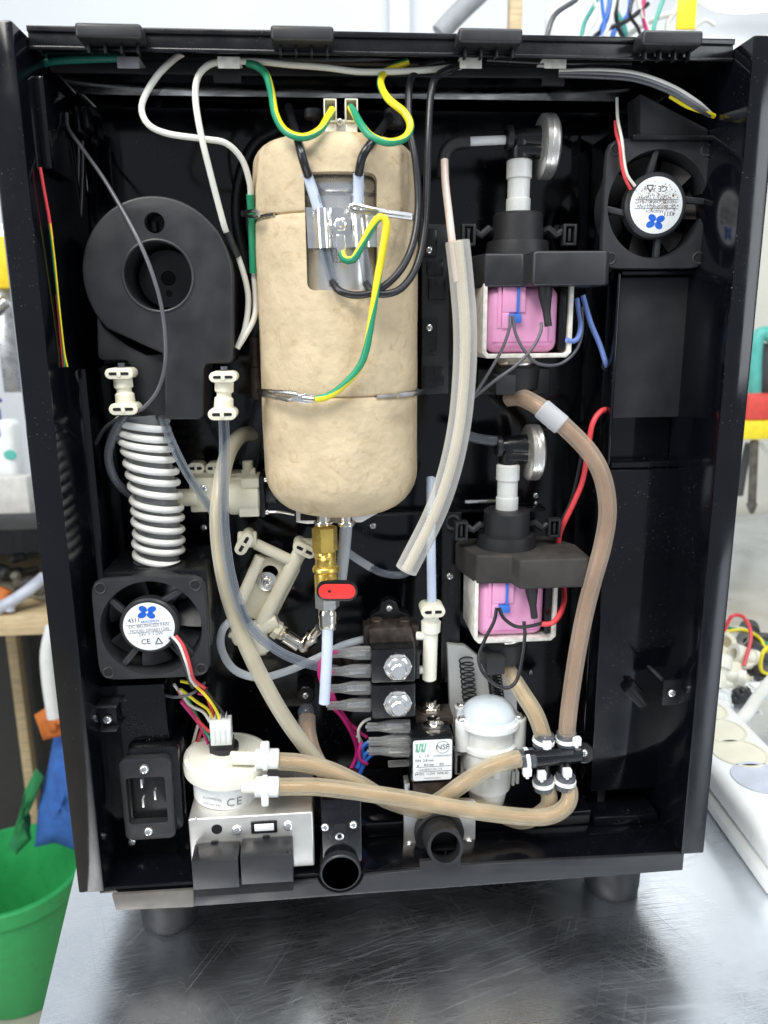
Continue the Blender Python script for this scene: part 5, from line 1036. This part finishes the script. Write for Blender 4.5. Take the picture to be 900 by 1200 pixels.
# bucket on the floor
bc = G(30, 1150, FZ); bk = group('bucket', None, bc); tag(bk, 'open green plastic bucket on the floor beside the bench', 'bucket')
hB = .26
part('bucket_wall', bk, B().lathe(bc, (0, 0, 1), [(0, .0), (0, .090), (.004, .094), (hB-.03, .128), (hB-.03, .136), (hB, .139), (hB+.003, .137), (hB+.002, .129), (hB-.03, .124), (.008, .090), (.008, 0)], 56), 'bucket')
# ---- right: power strip on the bench
PZ = TZ; a = G(893, 909, TZ+.043); c = G(844, 853, TZ+.043); dv = (c-a); dv.z = 0; dv.normalize(); sd = V((dv.y, -dv.x, 0)); sp = (c-a).length/2
st = group('power_strip', None, V((a.x, a.y, TZ))); tag(st, 'white multi-socket power strip lying on the bench, right of the machine', 'power strip')
Mx = Matrix(((sd.x, dv.x, 0, a.x), (sd.y, dv.y, 0, a.y), (0, 0, 1, TZ), (0, 0, 0, 1)))
HW = .034
part('lower_shell', st, B().box(-HW, HW, -.085, sp*4.5, .001, .016, .005, M=Mx, seg=4), 'white'); part('upper_shell', st, B().box(-HW+.0008, HW-.0008, -.0842, sp*4.5-.0008, .0165, .041, .009, M=Mx, seg=5), 'white')
us = [c_ for c_ in st.children if c_.name.startswith('upper_shell')][0]
for k in range(4):
    o = Mx @ V((0, sp*k, .041))
    cut = part('cutter', None, B().cyl(o-V((0, 0, .012)), o+V((0, 0, .01)), .0205, n=40, c=.001), 'hole_shade'); boolean(us, cut)
    part('socket', st, B().lathe(o, (0, 0, 1), [(-.0115, 0), (-.0115, .0200), (.0004, .0204), (.0008, .0212), (.0008, .0228), (0, .0232)], 44), 'greyblue' if k == 0 else 'cream')
    for s in (-1, 1):
        part('socket_rib', st, B().box(-.004, .004, -.003, .003, -.0115, -.001, .0006, M=Matrix.Translation(o) @ Matrix.Rotation(math.atan2(sd.y, sd.x), 4, 'Z') @ Matrix.Translation((s*.0165, 0, 0))), 'cream')
        part('socket_hole', st, B().cyl(o+dv*.0095*s-V((0, 0, .0114)), o+dv*.0095*s-V((0, 0, .0108)), .0026, n=14, c=.02), 'hole_shade')
# heap of spare parts on the bench behind the strip
random.seed(21)
names = []
specs = [((842, 790), .34, 'ivory'), ((858, 800), .36, 'cream'), ((872, 770), .38, 'ivory'), ((838, 822), .30, 'white'), ((862, 822), .33, 'white'), ((885, 842), .32, 'white'), ((850, 770), .40, 'cream'), ((895, 800), .36, 'shelf_dark'), ((890, 770), .40, 'shelf_dark'), ((880, 745), .45, 'shelf_dark'), ((855, 748), .45, 'white'), ((842, 760), .42, 'cream')]
labs = ['ivory fitting near the machine edge in the spare-part heap', 'cream valve fitting left of the black knob', 'ivory ported fitting at the top of the heap', 'white fitting close to the machine panel', 'white fitting below the black knob', 'white fitting right of the power strip socket', 'cream fitting with open bore', 'dark hose piece at the right edge of heap', 'dark moulded piece high in the heap', 'dark block at the back of the heap', 'white block under the green wires', 'small cream fitting at back left of the heap']
for i, ((x, y), d, m) in enumerate(specs):
    c = P(x, y, d); g = group('spare_fitting', None, c); tag(g, labs[i], 'fitting', 'spare parts heaped on the bench'); az = random.uniform(0, 6.3); an = random.uniform(.1, 1.1); v = V((math.cos(az)*math.cos(an), math.sin(az)*math.cos(an), math.sin(an))); L_ = random.uniform(.03, .045); r = random.uniform(.010, .015)
    part('barrel', g, B().lathe(c-v*L_/2, v, [(0, r*.62), (0, r), (L_*.2, r), (L_*.22, r*.75), (L_*.6, r*.75), (L_*.62, r*1.05), (L_, r*1.05), (L_, r*.6), (L_*.6, r*.55), (L_*.6, 0)], 22), m)
    w = v.cross(V((0, 0, 1))).normalized(); part('branch', g, B().lathe(c, w, [(0, r*.5), (L_*.5, r*.5), (L_*.5, r*.7), (L_*.7, r*.7), (L_*.7, r*.35), (L_*.3, r*.3), (L_*.3, 0)], 18), m)
    if i < 9:   # each piece rests on further pieces down to the bench
        part('base_block', g, B().box(c.x-r*1.1, c.x+r*1.1, c.y-r, c.y+r*1.2, max(TZ+.001, c.z-.05), c.z-.004, .003, seg=3), m)
def tup(name, b, m, lab, cat): return tag(part(name, None, b, m, base=True), lab, cat)
c = P(869, 818, .30); b = B()
for k in range(8): a_ = k*math.pi/4; b.ball(c+V((.008*math.cos(a_), 0, .008*math.sin(a_))), .0045, .006, .0045, 10, 8)
b.cyl(c-V((0, .006, 0)), c+V((0, .01, 0)), .008); tup('star_grip', b, 'rubber', 'small black star knob lying on the white fittings', 'star grip')
for k, (m, pts) in enumerate((('wirered', [(848, 740, .40), (858, 722, .40), (872, 724, .40), (880, 745, .38), (872, 780, .36)]), ('yellow', [(845, 742, .42), (870, 738, .42), (890, 748, .42), (898, 765, .40)]), ('green', [(850, 735, .43), (880, 742, .43), (905, 760, .42)]), ('wirewhite', [(886, 828, .28), (894, 840, .27), (905, 845, .27)]), ('wirered', [(896, 838, .28), (892, 855, .27), (898, 870, .26), (910, 880, .26)]), ('yellow', [(905, 755, .36), (894, 765, .35), (892, 785, .35), (904, 792, .35)]))):
    tup('scrap_wire', B().tube([P(*p) for p in pts], .0022, 8), m, ['dark red wire arching over the spare parts', 'yellow wire crossing the spare parts', 'green wire at the back of the heap', 'white wire at the right edge of the heap', 'red wire behind the power strip', 'yellow wire loop at the right edge'][k], 'wire')
tup('grey_hose', B().tube([P(862, 850, .22), P(876, 835, .23), (P(890, 815, .25)), P(910, 790, .28)], .0062, 12), 'wirewhite', 'pale grey hose leaning on the heap beside the strip', 'hose')
# hanging tools on the beige wall side
sd_ = group('screwdriver', None, P(882, 600, .95)); tag(sd_, 'red and yellow handled screwdriver hanging right of the machine', 'screwdriver')
part('red_block', sd_, B().pbox(876, 462, 925, 492, .92, .95, .004), 'tool_red'); part('yellow_block', sd_, B().pbox(872, 492.5, 925, 515, .92, .95, .004), 'tool_yellow'); part('shaft', sd_, B().cyl(P(884, 516, .935), P(881, 592, .935), .0075).cyl(P(881, 590, .935), P(881, 602, .935), .010, .004), 'scrap')
tup('teal_strap', B().tube([P(884, 462, .96), P(885, 420, .96), P(888, 396, .96), P(896, 390, .96), P(906, 396, .96)], .012, 12), 'teal_plastic', 'teal strap looped above the screwdriver', 'strap')
tup('black_rack', B().pbox(893, 402, 930, 462, .97, 1.0, .003), 'shelf_dark', 'black rack beside the teal strap', 'rack')
tup('dark_cable', B().tube([P(866, 580, .99), P(872, 545, .98), P(878, 520, .97)], .008, 10), 'shelf_dark', 'dark cable hanging left of the screwdriver', 'cable')
tup('pale_cable', B().tube([P(890, 518, .98), P(900, 530, .98), P(912, 530, .98)], .004, 8), 'wirewhite', 'pale cable behind the screwdriver', 'cable')
